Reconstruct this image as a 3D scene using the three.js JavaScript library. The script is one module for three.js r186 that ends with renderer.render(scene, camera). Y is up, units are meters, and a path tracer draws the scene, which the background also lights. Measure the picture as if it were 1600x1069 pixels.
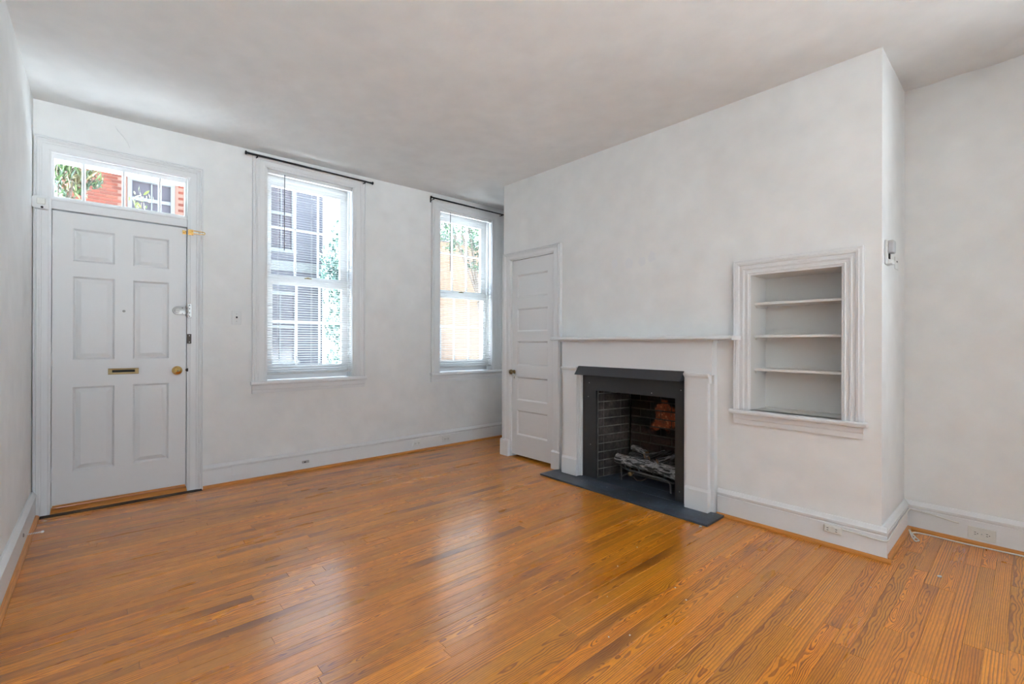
import * as THREE from 'three';
import { mergeGeometries, mergeVertices, toCreasedNormals } from 'three/addons/utils/BufferGeometryUtils.js';
import { RoundedBoxGeometry } from 'three/addons/geometries/RoundedBoxGeometry.js';

// ---------------------------------------------------------------- camera, sky, exposure
const scene = new THREE.Scene();
const EYE = 1.1744, YAW = 0.7269, FOCAL = 720.6;
const camera = new THREE.PerspectiveCamera(2 * Math.atan(534.5 / FOCAL) * 180 / Math.PI, 1600 / 1069, 0.05, 200);
camera.position.set(0, EYE, 0);
camera.rotation.order = 'YXZ';
camera.rotation.set(0.0013, -YAW, 0.0027);
scene.background = new THREE.Color().setRGB(0.765, 0.98, 1.235);   // an even, hazy bright sky
const sun = new THREE.DirectionalLight(new THREE.Color().setRGB(0.885, 1.03, 1.165), 32);   // hazy sun over the street's end; it reaches none of the windows
sun.position.set(-11, 19, 0.8); sun.target.position.set(0, 0, 0); sun.castShadow = true; sun.shadow.radius = 4; sun.shadow.mapSize.set(4096, 4096);
Object.assign(sun.shadow.camera, { left: -30, right: 30, top: 30, bottom: -30, near: 1, far: 80 });
scene.add(sun, sun.target);
const renderer = new THREE.WebGLRenderer();
renderer.toneMapping = THREE.LinearToneMapping;
renderer.toneMappingExposure = 3.6;
renderer.shadowMap.enabled = true;

// ---------------------------------------------------------------- measures of the room
const LEFT = -0.346, FRONT = -4.409, BREAST = 3.171, RIGHT = 3.846, REAR = 4.2;
const BZ0 = -3.70, BZ1 = -0.5375, TOP = 2.96;
const ceilY = (x, z) => {
  const u = Math.min(1, Math.max(0, (x - LEFT) / 3.6)), w = Math.min(1, Math.max(0, (-z - 0.5) / 3.9));
  return 2.79 + 0.05 * u * Math.pow(w, 1.5);
};

// ---------------------------------------------------------------- helpers
function rng(seed) { let s = seed >>> 0; return () => { s = (s + 0x6D2B79F5) >>> 0; let t = Math.imul(s ^ (s >>> 15), 1 | s); t = (t + Math.imul(t ^ (t >>> 7), 61 | t)) ^ t; return ((t ^ (t >>> 14)) >>> 0) / 4294967296; }; }
const hash = (x, y, s) => { let h = Math.imul(x | 0, 374761393) + Math.imul(y | 0, 668265263) + Math.imul(s | 0, 1274126177); h = Math.imul(h ^ (h >>> 13), 1274126177); return ((h ^ (h >>> 16)) >>> 0) / 4294967296; };
const mod = (a, n) => ((a % n) + n) % n;
function vnoise(x, y, s, px = 1e6, py = 1e6) {
  const ix = Math.floor(x), iy = Math.floor(y), fx = x - ix, fy = y - iy, u = fx * fx * (3 - 2 * fx), v = fy * fy * (3 - 2 * fy);
  const a = hash(mod(ix, px), mod(iy, py), s), b = hash(mod(ix + 1, px), mod(iy, py), s), c = hash(mod(ix, px), mod(iy + 1, py), s), d = hash(mod(ix + 1, px), mod(iy + 1, py), s);
  return (a + (b - a) * u) * (1 - v) + (c + (d - c) * u) * v;
}
function fbm(x, y, s, oct = 4, px = 1e6, py = 1e6) { let t = 0, a = 0.5, n = 0; for (let i = 0; i < oct; i++) { t += a * vnoise(x, y, s + i * 17, px, py); n += a; x *= 2; y *= 2; px *= 2; py *= 2; a *= 0.5; } return t / n; }
const sstep = (a, b, x) => { const t = Math.min(1, Math.max(0, (x - a) / (b - a))); return t * t * (3 - 2 * t); };
const lerp = (a, b, t) => a + (b - a) * t;
function tex(w, h, fn, srgb, rx = 1, ry = 1) {
  const d = new Uint8Array(w * h * 4);
  for (let j = 0; j < h; j++) for (let i = 0; i < w; i++) { const c = fn(i / w, j / h, i, j), k = (j * w + i) * 4; const v = typeof c === 'number' ? [c, c, c] : c; d[k] = Math.max(0, Math.min(255, v[0] * 255)); d[k + 1] = Math.max(0, Math.min(255, v[1] * 255)); d[k + 2] = Math.max(0, Math.min(255, v[2] * 255)); d[k + 3] = 255; }
  const t = new THREE.DataTexture(d, w, h); t.wrapS = t.wrapT = THREE.RepeatWrapping; t.magFilter = THREE.LinearFilter; t.minFilter = THREE.LinearFilter;
  if (srgb) t.colorSpace = THREE.SRGBColorSpace;
  t.repeat.set(rx, ry); t.needsUpdate = true; return t;
}
const taken = {};
function numbered(n) { const k = taken[n] = (taken[n] ?? -1) + 1; return k ? n + '_' + String(k).padStart(3, '0') : n; }
function flat(g) {                       // non-indexed, flat normals, uv in metres from the facing plane
  let q = g.index ? g.toNonIndexed() : g;
  q.computeVertexNormals();
  return boxUV(q);
}
function boxUV(g) {
  const p = g.attributes.position, n = g.attributes.normal, uv = new Float32Array(p.count * 2);
  for (let i = 0; i < p.count; i++) {
    const ax = Math.abs(n.getX(i)), ay = Math.abs(n.getY(i)), az = Math.abs(n.getZ(i));
    const x = p.getX(i), y = p.getY(i), z = p.getZ(i);
    const a = ay > ax && ay > az ? [x, z] : ax > az ? [z, y] : [x, y];
    uv[i * 2] = a[0]; uv[i * 2 + 1] = a[1];
  }
  g.setAttribute('uv', new THREE.BufferAttribute(uv, 2));
  for (const k of Object.keys(g.attributes)) if (!['position', 'normal', 'uv'].includes(k)) g.deleteAttribute(k);
  return g;
}
function ready(g) { g = g.index ? g.toNonIndexed() : g; for (const k of Object.keys(g.attributes)) if (!['position', 'normal', 'uv'].includes(k)) g.deleteAttribute(k); return g.attributes.uv ? g : boxUV(g); }
function bx(x0, x1, y0, y1, z0, z1) { const g = new THREE.BoxGeometry(Math.abs(x1 - x0), Math.abs(y1 - y0), Math.abs(z1 - z0)); g.translate((x0 + x1) / 2, (y0 + y1) / 2, (z0 + z1) / 2); return flat(g); }
function rb(x0, x1, y0, y1, z0, z1, r = 0.003, seg = 2) {
  const w = Math.abs(x1 - x0), h = Math.abs(y1 - y0), d = Math.abs(z1 - z0);
  const g = new RoundedBoxGeometry(w, h, d, seg, Math.min(r, w / 2.01, h / 2.01, d / 2.01)); g.translate((x0 + x1) / 2, (y0 + y1) / 2, (z0 + z1) / 2);
  return boxUV(g.index ? g.toNonIndexed() : g);
}
const V = (x, y, z) => new THREE.Vector3(x, y, z);
// a moulding: profile [[across, out], ...] run along L from O; ends are sheared by m0/m1 times "across" (mitres)
function mould(P, O, L, A, B, len, m0 = 0, m1 = 0) {
  const n = P.length, pos = [], uv = [];
  const at = (i, end) => { const [a, b] = P[i], t = end ? len + m1 * a : m0 * a; return V(O.x + A.x * a + B.x * b + L.x * t, O.y + A.y * a + B.y * b + L.y * t, O.z + A.z * a + B.z * b + L.z * t); };
  const put = (v, u, w) => { pos.push(v.x, v.y, v.z); uv.push(u, w); };
  let s = 0;
  for (let i = 0; i < n; i++) {
    const j = (i + 1) % n, d = Math.hypot(P[j][0] - P[i][0], P[j][1] - P[i][1]);
    const a = at(i, 0), b = at(j, 0), c = at(j, 1), e = at(i, 1);
    put(a, 0, s); put(b, 0, s + d); put(c, len, s + d); put(a, 0, s); put(c, len, s + d); put(e, len, s); s += d;
  }
  const tri = THREE.ShapeUtils.triangulateShape(P.map(q => new THREE.Vector2(q[0], q[1])), []);
  for (const t of tri) { for (const k of t) { const v = at(k, 0); put(v, P[k][0], P[k][1]); } for (const k of [t[0], t[2], t[1]]) { const v = at(k, 1); put(v, P[k][0], P[k][1]); } }
  // orient outwards
  let vol = 0; const c0 = at(0, 0);
  for (let i = 0; i < pos.length; i += 9) { const a = V(pos[i], pos[i + 1], pos[i + 2]).sub(c0), b = V(pos[i + 3], pos[i + 4], pos[i + 5]).sub(c0), c = V(pos[i + 6], pos[i + 7], pos[i + 8]).sub(c0); vol += a.dot(b.cross(c)); }
  if (vol < 0) for (let i = 0, k = 0; i < pos.length; i += 9, k += 6) { for (let c = 0; c < 3; c++) [pos[i + 3 + c], pos[i + 6 + c]] = [pos[i + 6 + c], pos[i + 3 + c]]; for (let c = 0; c < 2; c++) [uv[k + 2 + c], uv[k + 4 + c]] = [uv[k + 4 + c], uv[k + 2 + c]]; }
  const g = new THREE.BufferGeometry(); g.setAttribute('position', new THREE.Float32BufferAttribute(pos, 3)); g.setAttribute('uv', new THREE.Float32BufferAttribute(uv, 2)); g.computeVertexNormals();
  return toCreasedNormals(g, 0.6);
}
function tube(points, r, seg = 40, rad = 8, closed = false) { const c = new THREE.CatmullRomCurve3(points.map(p => V(...p)), closed, 'catmullrom', 0.3); return ready(new THREE.TubeGeometry(c, seg, r, rad, closed)); }
function cyl(a, b, r0, r1 = r0, rad = 16) {
  const A = V(...a), B = V(...b), d = B.clone().sub(A), g = new THREE.CylinderGeometry(r1, r0, d.length(), rad);
  g.applyQuaternion(new THREE.Quaternion().setFromUnitVectors(V(0, 1, 0), d.normalize())); const m = A.add(B).multiplyScalar(0.5); g.translate(m.x, m.y, m.z); return ready(g);
}
function lathe(profile, origin, dir, seg = 28) {   // profile [[radius, along], ...]
  const g = new THREE.LatheGeometry(profile.map(p => new THREE.Vector2(p[0], p[1])), seg);
  g.applyQuaternion(new THREE.Quaternion().setFromUnitVectors(V(0, 1, 0), V(...dir))); g.translate(...origin); return ready(g);
}
function sheetWithHoles(x0, x1, y0, y1, holes, depth) {   // in the xy plane, extruded along +z by depth
  const s = new THREE.Shape(); s.moveTo(x0, y0); s.lineTo(x1, y0); s.lineTo(x1, y1); s.lineTo(x0, y1); s.closePath();
  for (const [a, b, c, d] of holes) { const h = new THREE.Path(); h.moveTo(a, c); h.lineTo(a, d); h.lineTo(b, d); h.lineTo(b, c); h.closePath(); s.holes.push(h); }
  return flat(new THREE.ExtrudeGeometry(s, { depth, bevelEnabled: false }));
}
function mesh(name, geoms, mat, parent) {
  const list = Array.isArray(geoms) ? geoms : [geoms];
  const m = new THREE.Mesh(list.length > 1 ? mergeGeometries(list.map(ready)) : list[0], mat);
  m.castShadow = m.receiveShadow = true;
  m.name = parent ? name : numbered(name);
  (parent ?? scene).add(m); return m;
}
function group(name, pos = [0, 0, 0], parent) { const g = new THREE.Group(); g.name = parent ? name : numbered(name); g.position.set(...pos); (parent ?? scene).add(g); return g; }
function tag(o, label, category, more = {}) { Object.assign(o.userData, { label, category }, more); return o; }
const struct = (o, label, category) => tag(o, label, category, { kind: 'structure' });
// turns geometry written for the front wall (x along, y up, +z out) so that it faces -x at x = X: local x -> world -z..., see below
function onRight(g, X) { g.applyMatrix4(new THREE.Matrix4().makeBasis(V(0, 0, 1), V(0, 1, 0), V(-1, 0, 0)).setPosition(X, 0, 0)); return g; }   // local (a, y, out) -> world (X - out, y, a)

// ---------------------------------------------------------------- materials
const PL = 1024;
const plasterBump = tex(PL, PL, (u, v) => 0.5 * fbm(u * 7, v * 7, 3, 4, 7, 7) + 0.22 * fbm(u * 40, v * 40, 9, 3, 40, 40) + 0.28 * Math.pow(fbm(u * 16, v * 24, 29, 3, 16, 24), 3), false, 1 / 2.6, 1 / 2.6);
const paintBump = tex(512, 512, (u, v) => 0.6 * fbm(u * 12, v * 40, 5, 3, 12, 40) + 0.4 * fbm(u * 60, v * 60, 7, 2, 60, 60), false, 1 / 0.9, 1 / 0.9);
const wallTone = tex(512, 512, (u, v) => { const k = 0.925 + 0.06 * fbm(u * 5, v * 5, 41, 4, 5, 5) + 0.035 * (fbm(u * 30, v * 30, 43, 3, 30, 30) - 0.5); return [k, k * 0.999, k * 0.993]; }, true, 1 / 3.1, 1 / 3.1);
const M = {};
const std = (o) => new THREE.MeshStandardMaterial(o);
const rgb = (r, g, b) => new THREE.Color().setRGB(r, g, b);
M.wall = std({ color: rgb(0.97, 0.965, 0.955), map: wallTone, roughness: 0.75, bumpMap: plasterBump, bumpScale: 0.006 });
M.ceiling = std({ color: rgb(0.98, 0.98, 0.975), map: wallTone, roughness: 0.85, bumpMap: plasterBump, bumpScale: 0.008 });
M.trim = std({ color: rgb(0.83, 0.83, 0.825), roughness: 0.42, bumpMap: paintBump, bumpScale: 0.0005 });
M.door = std({ color: rgb(0.81, 0.805, 0.795), roughness: 0.42, bumpMap: paintBump, bumpScale: 0.0006 });
M.niche = std({ color: rgb(0.82, 0.795, 0.755), roughness: 0.55, bumpMap: paintBump, bumpScale: 0.0006 });
M.pane = new THREE.MeshPhysicalMaterial({ color: 0xffffff, transmission: 1, thickness: 0, roughness: 0, ior: 1.5 });
M.blind = new THREE.MeshPhysicalMaterial({ color: rgb(0.86, 0.855, 0.835), roughness: 0.5, transmission: 0.25, thickness: 0 });
M.cord = std({ color: rgb(0.78, 0.77, 0.73), roughness: 0.8 });
M.wand = std({ color: rgb(0.10, 0.105, 0.11), roughness: 0.3 });
M.rod = std({ color: rgb(0.018, 0.018, 0.022), roughness: 0.45, metalness: 0.3 });
M.brass = std({ color: rgb(0.72, 0.48, 0.17), roughness: 0.22, metalness: 1 });
M.oldBrass = std({ color: rgb(0.30, 0.22, 0.11), roughness: 0.45, metalness: 0.9 });
M.nickel = std({ color: rgb(0.42, 0.41, 0.39), roughness: 0.38, metalness: 0.9 });
M.darkMetal = std({ color: rgb(0.06, 0.045, 0.035), roughness: 0.5, metalness: 0.6 });
M.dark = std({ color: rgb(0.012, 0.012, 0.012), roughness: 0.8 });
M.plastic = std({ color: rgb(0.80, 0.80, 0.78), roughness: 0.35 });
M.ivory = std({ color: rgb(0.78, 0.76, 0.70), roughness: 0.4 });
M.greyPlastic = std({ color: rgb(0.5, 0.5, 0.5), roughness: 0.4 });
const slateTone = tex(512, 512, (u, v) => { const f = fbm(u * 6, v * 6, 61, 5, 6, 6), g = fbm(u * 50, v * 50, 67, 2, 50, 50); const k = 0.19 + 0.20 * f + 0.06 * (g - 0.5) + (g > 0.84 ? 0.14 : 0); return [k * 0.88, k, k * 1.16]; }, true, 1 / 0.7, 1 / 0.7);
M.slate = std({ color: rgb(1, 1, 1), map: slateTone, roughness: 0.42, bumpMap: paintBump, bumpScale: 0.001 });
M.blackPaint = std({ color: rgb(0.030, 0.030, 0.033), roughness: 0.42, bumpMap: paintBump, bumpScale: 0.001 });
M.hood = std({ color: rgb(0.055, 0.057, 0.064), roughness: 0.4, metalness: 0.2 });
M.iron = std({ color: rgb(0.10, 0.10, 0.10), roughness: 0.5, metalness: 0.4 });

// ---- floor boards: an atlas of 20 sawn boards, 57 mm by 2.4 m each, cut from grown rings
const ROWS = 20, ROWPX = 100;
const rows = []; { const r = rng(77); for (let k = 0; k < ROWS; k++) { const flat = r() < 0.6; rows.push({ flat, zc: flat ? (r() - 0.5) * 0.04 : 0.06 + r() * 0.06, y0: flat ? 0.002 + r() * 0.010 : 0.04 + r() * 0.05, slope: (r() - 0.5) * (flat ? 0.030 : 0.010), s: flat ? 0.0036 + r() * 0.0042 : 0.0028 + r() * 0.0036, con: (flat ? 0.65 : 0.4) + r() * 0.35, tone: 0.94 + r() * 0.09, red: r(), seed: 100 + k * 31, stain: r() < 0.25 ? 0.2 + r() * 0.25 : 0 }); } }
const woodColor = (u, v, i, j) => {
  const R = rows[Math.min(ROWS - 1, Math.floor(j / ROWPX))], x = u * 2.4, z = ((j % ROWPX) + 0.5) / ROWPX * 0.057 - 0.0285;
  const xm = Math.abs(x - 1.2);                              // mirrored in the middle, so that the board repeats without a seam
  const warp = (fbm(xm * 4.5, z * 16 + 3, R.seed, 3) - 0.5) * (R.flat ? 0.026 : 0.010) + (fbm(xm * 26, z * 90, R.seed + 5, 2) - 0.5) * 0.0022;
  const yc = R.y0 + R.slope * xm + (fbm(xm * 2.4, 0.5, R.seed + 9, 2) - 0.5) * (R.flat ? 0.045 : 0.02);
  const r = 1.55 * Math.pow(Math.hypot(z - R.zc + warp * 0.8, Math.abs(yc + warp) + 0.006) / R.s, 0.8) + 40;
  const id = Math.floor(r), ph = r - id, wide = 0.22 + 0.36 * hash(id, R.seed, 3);
  const late = sstep(wide, 0.88, ph) * (1 - sstep(0.92, 1.0, ph)) * (0.5 + 0.5 * hash(id, R.seed, 5));
  const pore = sstep(0.60, 0.82, fbm(xm * 22, z * 800, R.seed + 13, 2));
  const cloud = fbm(xm * 2.2, z * 9, R.seed + 21, 3) - 0.5, fine = fbm(xm * 60, z * 420, R.seed + 25, 2) - 0.5;
  const d = Math.min(1, late * R.con + pore * 0.25), k = R.tone * (1 + 0.20 * cloud + 0.10 * fine);
  const e = [0.95, lerp(0.625, 0.59, R.red), lerp(0.165, 0.135, R.red)], l = [0.53, 0.245, 0.055];
  let c = [0, 1, 2].map(q => lerp(e[q], l[q], d) * k);
  if (R.stain) { const st = sstep(0.45, 0.8, fbm(xm * 3 + 7, z * 12, R.seed + 33, 4)) * R.stain; c = c.map((q, n) => lerp(q, [0.40, 0.20, 0.10][n], st)); }
  return c;
};
const woodMap = tex(2048, ROWS * ROWPX, woodColor, true);
const woodBump = tex(1024, 1024, (u, v) => 0.65 * fbm(u * 5, v * 26, 201, 4, 5, 26) + 0.35 * fbm(u * 40, v * 300, 207, 2, 40, 300), false);
woodBump.repeat.set(1, 1.7);
const woodRough = tex(512, 512, (u, v) => { const k = 0.24 + 0.14 * fbm(u * 6, v * 12, 211, 4, 6, 12); return [k, k, k]; }, false);
M.plank = [[1, 1, 1], [0.97, 0.955, 0.94], [1.0, 0.985, 0.96], [0.93, 0.90, 0.88]].map(c => new THREE.MeshPhysicalMaterial({ color: rgb(...c), map: woodMap, clearcoat: 0.55, clearcoatRoughness: 0.18, ior: 1.45, roughness: 1, roughnessMap: woodRough, bumpMap: woodBump, bumpScale: 0.0006 }));
M.subfloor = std({ color: rgb(0.03, 0.018, 0.01), roughness: 0.9 });
const shoeMap = tex(512, 64, (u, v) => { const g = fbm(u * 8, v * 30, 301, 3, 8, 30); return [0.84 * (0.82 + 0.3 * g), 0.56 * (0.8 + 0.3 * g), 0.26 * (0.8 + 0.3 * g)]; }, true, 1 / 0.8, 1 / 0.12);
M.shoe = std({ map: shoeMap, roughness: 0.4 });

// ---------------------------------------------------------------- floor
const floorTop = 0;
{
  const floor = struct(mesh('floor', bx(LEFT - 0.3, RIGHT + 0.3, -0.16, -0.02, FRONT - 0.02, REAR + 0.3), M.subfloor), 'orange varnished strip wood floor of the empty room', 'floor');
  const r = rng(5), W = 0.0572, all = [];
  const plankGeo = (x0, x1, z0, z1, row, u0, tilt) => {
    const c = 0.0007, h = 0.019, g = 0.00022, a = x0 + 0.0004, b = x1 - 0.0004, e = z0 + g, f = z1 - g, ya = tilt, yb = -tilt;
    // ring: bottom, edge below the chamfer, top
    const pos = [], uv = [], P = (x, y, z) => { const v = ((z - z0) / W * 0.94 + 0.03 + row) / ROWS; return [x, y, z, u0 + (x - x0) / 2.4, v]; };
    const top = [P(a + c, ya, e + c), P(b - c, ya, e + c), P(b - c, yb, f - c), P(a + c, yb, f - c)];
    const mid = [P(a, ya - c, e), P(b, ya - c, e), P(b, yb - c, f), P(a, yb - c, f)], low = [P(a, -h, e), P(b, -h, e), P(b, -h, f), P(a, -h, f)];
    const quad = (p, q, s, t) => { for (const k of [p, q, s, p, s, t]) { pos.push(k[0], k[1], k[2]); uv.push(k[3], k[4]); } };
    quad(top[0], top[3], top[2], top[1]);
    for (let k = 0; k < 4; k++) { const n = (k + 1) % 4; quad(mid[k], top[k], top[n], mid[n]); quad(low[k], mid[k], mid[n], low[n]); }
    const G = new THREE.BufferGeometry(); G.setAttribute('position', new THREE.Float32BufferAttribute(pos, 3)); G.setAttribute('uv', new THREE.Float32BufferAttribute(uv, 2)); G.computeVertexNormals(); return G;
  };
  const n = Math.ceil((REAR - FRONT) / W);
  const rest = [[], [], [], []];
  let single = 0;
  for (let k = 0; k < n; k++) {
    const z0 = FRONT + k * W, z1 = z0 + W;
    let x = LEFT - r() * 1.2;
    while (x < RIGHT) {
      const near = z0 > -1.1;
      const len = near ? 0.5 + r() * 0.9 : 1.0 + r() * 1.3, x1 = Math.min(x + len, RIGHT), a = Math.max(x, LEFT);
      if (x1 > RIGHT - 0.001 && x1 - a < 0.02) break;
      const row = Math.floor(r() * ROWS), u0 = r(), tilt = (r() - 0.5) * 0.0007, m = Math.min(3, Math.floor(r() * 4.0)), dy = 0;
      if (x1 - a > 0.01) {
        const geo = plankGeo(a, x1, z0, z1, row, u0, tilt);
        const inBlock = z1 > BZ0 && z0 < BZ1 && a > BREAST;
        if (z0 < 0.12 && !inBlock && single < 300) { mesh('plank', geo, M.plank[m], floor); single++; } else rest[m].push(geo);
      }
      x = x1; if (x >= RIGHT - 1e-6) break;
    }
  }
  rest.forEach((l, k) => { if (l.length) { const o = mesh('plank_field', l, M.plank[k], floor); o.userData.kind = 'stuff'; } });
}

// ---------------------------------------------------------------- ceiling and walls
{
  const g = new THREE.PlaneGeometry(RIGHT - LEFT + 0.5, REAR - FRONT + 0.5, 150, 280); g.rotateX(Math.PI / 2); g.translate((LEFT + RIGHT) / 2, 0, (FRONT + REAR) / 2);
  const p = g.attributes.position; for (let i = 0; i < p.count; i++) p.setY(i, ceilY(p.getX(i), p.getZ(i)) + 0.006 * (fbm(p.getX(i) * 1.3 + 9, p.getZ(i) * 1.3 + 9, 71, 3) - 0.5) + 0.016 * (fbm(p.getX(i) * 7 + 3, p.getZ(i) * 7 + 3, 73, 2) - 0.5) * sstep(3.2, 3.6, p.getX(i)) * sstep(-0.9, -0.5, p.getZ(i)));   // patched plaster in the recess
  g.computeVertexNormals();
  const uv = g.attributes.uv; for (let i = 0; i < p.count; i++) uv.setXY(i, p.getX(i), p.getZ(i));
  struct(mesh('ceiling', [g, bx(LEFT - 0.25, RIGHT + 0.25, 2.9, 3.05, FRONT - 0.25, REAR + 0.25)], M.ceiling), 'white plaster ceiling with small cracks', 'ceiling');
}
const W1 = [1.062, 1.845], W2 = [2.825, 3.608], WY = [0.80, 2.70];
const frontWall = sheetWithHoles(LEFT - 0.3, RIGHT + 0.3, -0.16, TOP, [[-0.272, 0.515, -0.02, 2.46], [W1[0], W1[1], WY[0], WY[1]], [W2[0], W2[1], WY[0], WY[1]]], 0.26); frontWall.translate(0, 0, FRONT - 0.26); boxUV(frontWall);
const wf = struct(mesh('wall_front', frontWall, M.wall), 'white plaster wall with the front door and two sash windows', 'wall');
mesh('plaster_crack', tube([[0.068, 2.736, FRONT], [0.085, 2.705, FRONT + 0.0005], [0.110, 2.676, FRONT], [0.135, 2.640, FRONT + 0.0005], [0.152, 2.600, FRONT]], 0.0022, 24, 5), M.wall, wf);
struct(mesh('wall_left', bx(LEFT - 0.3, LEFT, -0.16, TOP, FRONT, REAR + 0.3), M.wall), 'white plaster side wall beside the front door', 'wall');
const SIDEW = [[0.34, 1.04]], RWY = [0.80, 2.40];   // a side window just outside the frame: it brightens the chimney breast's end and the wall by the door
const rightWall = sheetWithHoles(FRONT, REAR + 0.3, -0.16, TOP, SIDEW.map(([a, b]) => [a, b, RWY[0], RWY[1]]), 0.26); rightWall.translate(0, 0, -0.26); onRight(rightWall, RIGHT);
struct(mesh('wall_right', flat(rightWall), M.wall), 'white plaster wall in the recess right of the chimney breast', 'wall');
// chimney breast: face with closet, firebox and bookcase openings, and its two returns
{
  const f = sheetWithHoles(BZ0, BZ1, -0.02, TOP, [[-3.59, -2.975, -0.019, 2.035], [-2.58, -1.68, -0.019, 0.90], [-1.215, -0.717, 0.735, 1.617]], 0.12);
  f.translate(0, 0, -0.12); onRight(f, BREAST); f.computeVertexNormals(); boxUV(f);
  const w = struct(mesh('wall_fireplace', [f, bx(BREAST + 0.12, RIGHT, -0.02, TOP, BZ1 - 0.12, BZ1), bx(BREAST + 0.12, RIGHT, -0.02, TOP, BZ0, BZ0 + 0.1)], M.wall), 'white plaster chimney breast with fireplace and built-in shelves', 'wall');
  // spots of brighter filler on the plaster above the mantel
  const fill = std({ color: rgb(0.86, 0.86, 0.86), roughness: 0.6 });
  const r = rng(17);
  for (const [z, y, s] of [[-2.291, 1.831, 0.045], [-2.148, 1.813, 0.05], [-2.031, 1.815, 0.045], [-1.945, 1.84, 0.045]]) {
    const sh = new THREE.Shape(); for (let k = 0; k < 14; k++) { const a = k / 14 * 6.2832, q = s * (0.7 + 0.4 * r()); sh[k ? 'lineTo' : 'moveTo'](z + Math.cos(a) * q * 0.8, y + Math.sin(a) * q); }
    const g = new THREE.ExtrudeGeometry(sh, { depth: 0.0006, bevelEnabled: false }); onRight(g, BREAST); mesh('filler_patch', flat(g), fill, w);
  }
}
// rear wall of the room, behind the camera
// added unseen wall with an opening: keeps rear window light off the recess
struct(mesh('wall_added_baffle', [bx(2.25, RIGHT, -0.02, TOP, 1.32, 1.46), bx(LEFT, 2.25, 2.62, TOP, 1.32, 1.46)], M.wall), 'added white wall behind the viewer, blocking rear window light from the recess', 'wall');
const REARW = [[-0.20, 1.05], [1.13, 2.38], [2.46, 3.71]], RRY = [0.40, 2.62];
{
  const g = sheetWithHoles(LEFT - 0.3, RIGHT + 0.3, -0.16, TOP, REARW.map(([a, b]) => [a, b, RRY[0], RRY[1]]), 0.3); g.translate(0, 0, REAR); boxUV(g);
  struct(mesh('wall_rear', g, M.wall), 'white plaster rear wall with tall yard windows behind the viewer', 'wall');
}

// ---------------------------------------------------------------- mouldings
const X = V(1, 0, 0), Y = V(0, 1, 0), Z = V(0, 0, 1), nX = V(-1, 0, 0), nY = V(0, -1, 0), nZ = V(0, 0, -1);
// casing profile, across (0 = inner edge) and out
const casingProfile = (w, t = 0.022) => [[0, 0], [0, t * 0.45], [w * 0.06, t * 0.55], [w * 0.10, t * 0.55], [w * 0.13, t * 0.72], [w * 0.52, t * 0.75], [w * 0.55, t * 0.95], [w * 0.64, t * 0.98], [w * 0.67, t * 1.2], [w * 0.80, t * 1.5], [w * 0.86, t * 1.25], [w * 0.90, t * 1.25], [w * 0.93, t * 1.6], [w, t * 1.6], [w, 0]];
// left, head and right casing on a plane: wallpoint(a, y) -> origin, along = direction of increasing a, out = normal
function casingSet(parent, place, along, out, a0, a1, y0, y1, wl, wh, wr, mat, t = 0.022) {
  const P = (w) => casingProfile(w, t), back = along.clone().negate();
  mesh('casing', mould(P(wl), place(a0, y0), Y, back, out, y1 - y0, 0, wh / wl), mat, parent);
  mesh('casing', mould(P(wr), place(a1, y0), Y, along, out, y1 - y0, 0, wh / wr), mat, parent);
  mesh('casing', mould(P(wh), place(a0, y1), along, Y, out, a1 - a0, -wl / wh, wr / wh), mat, parent);
}
const onFront = (d = 0) => (a, y) => V(a, y, FRONT + d), onBreast = (d = 0) => (a, y) => V(BREAST - d, y, a);
const baseProfile = (h = 0.18) => [[0, 0], [0, 0.020], [h - 0.048, 0.020], [h - 0.045, 0.017], [h - 0.040, 0.017], [h - 0.034, 0.024], [h - 0.022, 0.026], [h - 0.016, 0.019], [h - 0.006, 0.015], [h, 0.008], [h, 0]];
const shoeProfile = [[0, 0], [0, 0.020], [0.010, 0.019], [0.017, 0.013], [0.021, 0.004], [0.021, 0]];
function baseboard(name, O, L, out, len, label, m0 = 0, m1 = 0, h = 0.18) {
  // profile "across" is up; mitres shear along by "out", so corners are simply overlapped
  const b = struct(mesh(name, mould(baseProfile(h), O, L, Y, out, len), M.trim), label, 'baseboard');
  const o2 = O.clone().addScaledVector(out, 0.020);
  mesh('shoe_moulding', mould(shoeProfile, o2.addScaledVector(L, m0), L, Y, out, len + m1 - m0), M.shoe, b);
  return b;
}
baseboard('baseboard_front', V(0.604, 0, FRONT), X, Z, RIGHT - 0.604, 'tall white baseboard under the two windows');
baseboard('baseboard_left', V(LEFT, 0, FRONT + 0.03), Z, X, REAR - FRONT - 0.03, 'tall white baseboard along the wall by the front door');
baseboard('baseboard_fireplace', V(BREAST, 0, -1.425), Z, nX, BZ1 + 1.425 + 0.0265, 'tall white baseboard below the built-in shelves', 0, 0.02);
baseboard('baseboard_return', V(BREAST, 0, BZ1), X, Z, RIGHT - BREAST, 'short white baseboard round the side of the chimney breast');
baseboard('baseboard_right', V(RIGHT, 0, BZ1), Z, nX, REAR - BZ1, 'tall white baseboard in the right recess');
baseboard('baseboard_rear', V(LEFT, 0, REAR), X, nZ, RIGHT - LEFT, 'tall white baseboard along the rear wall');

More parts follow.
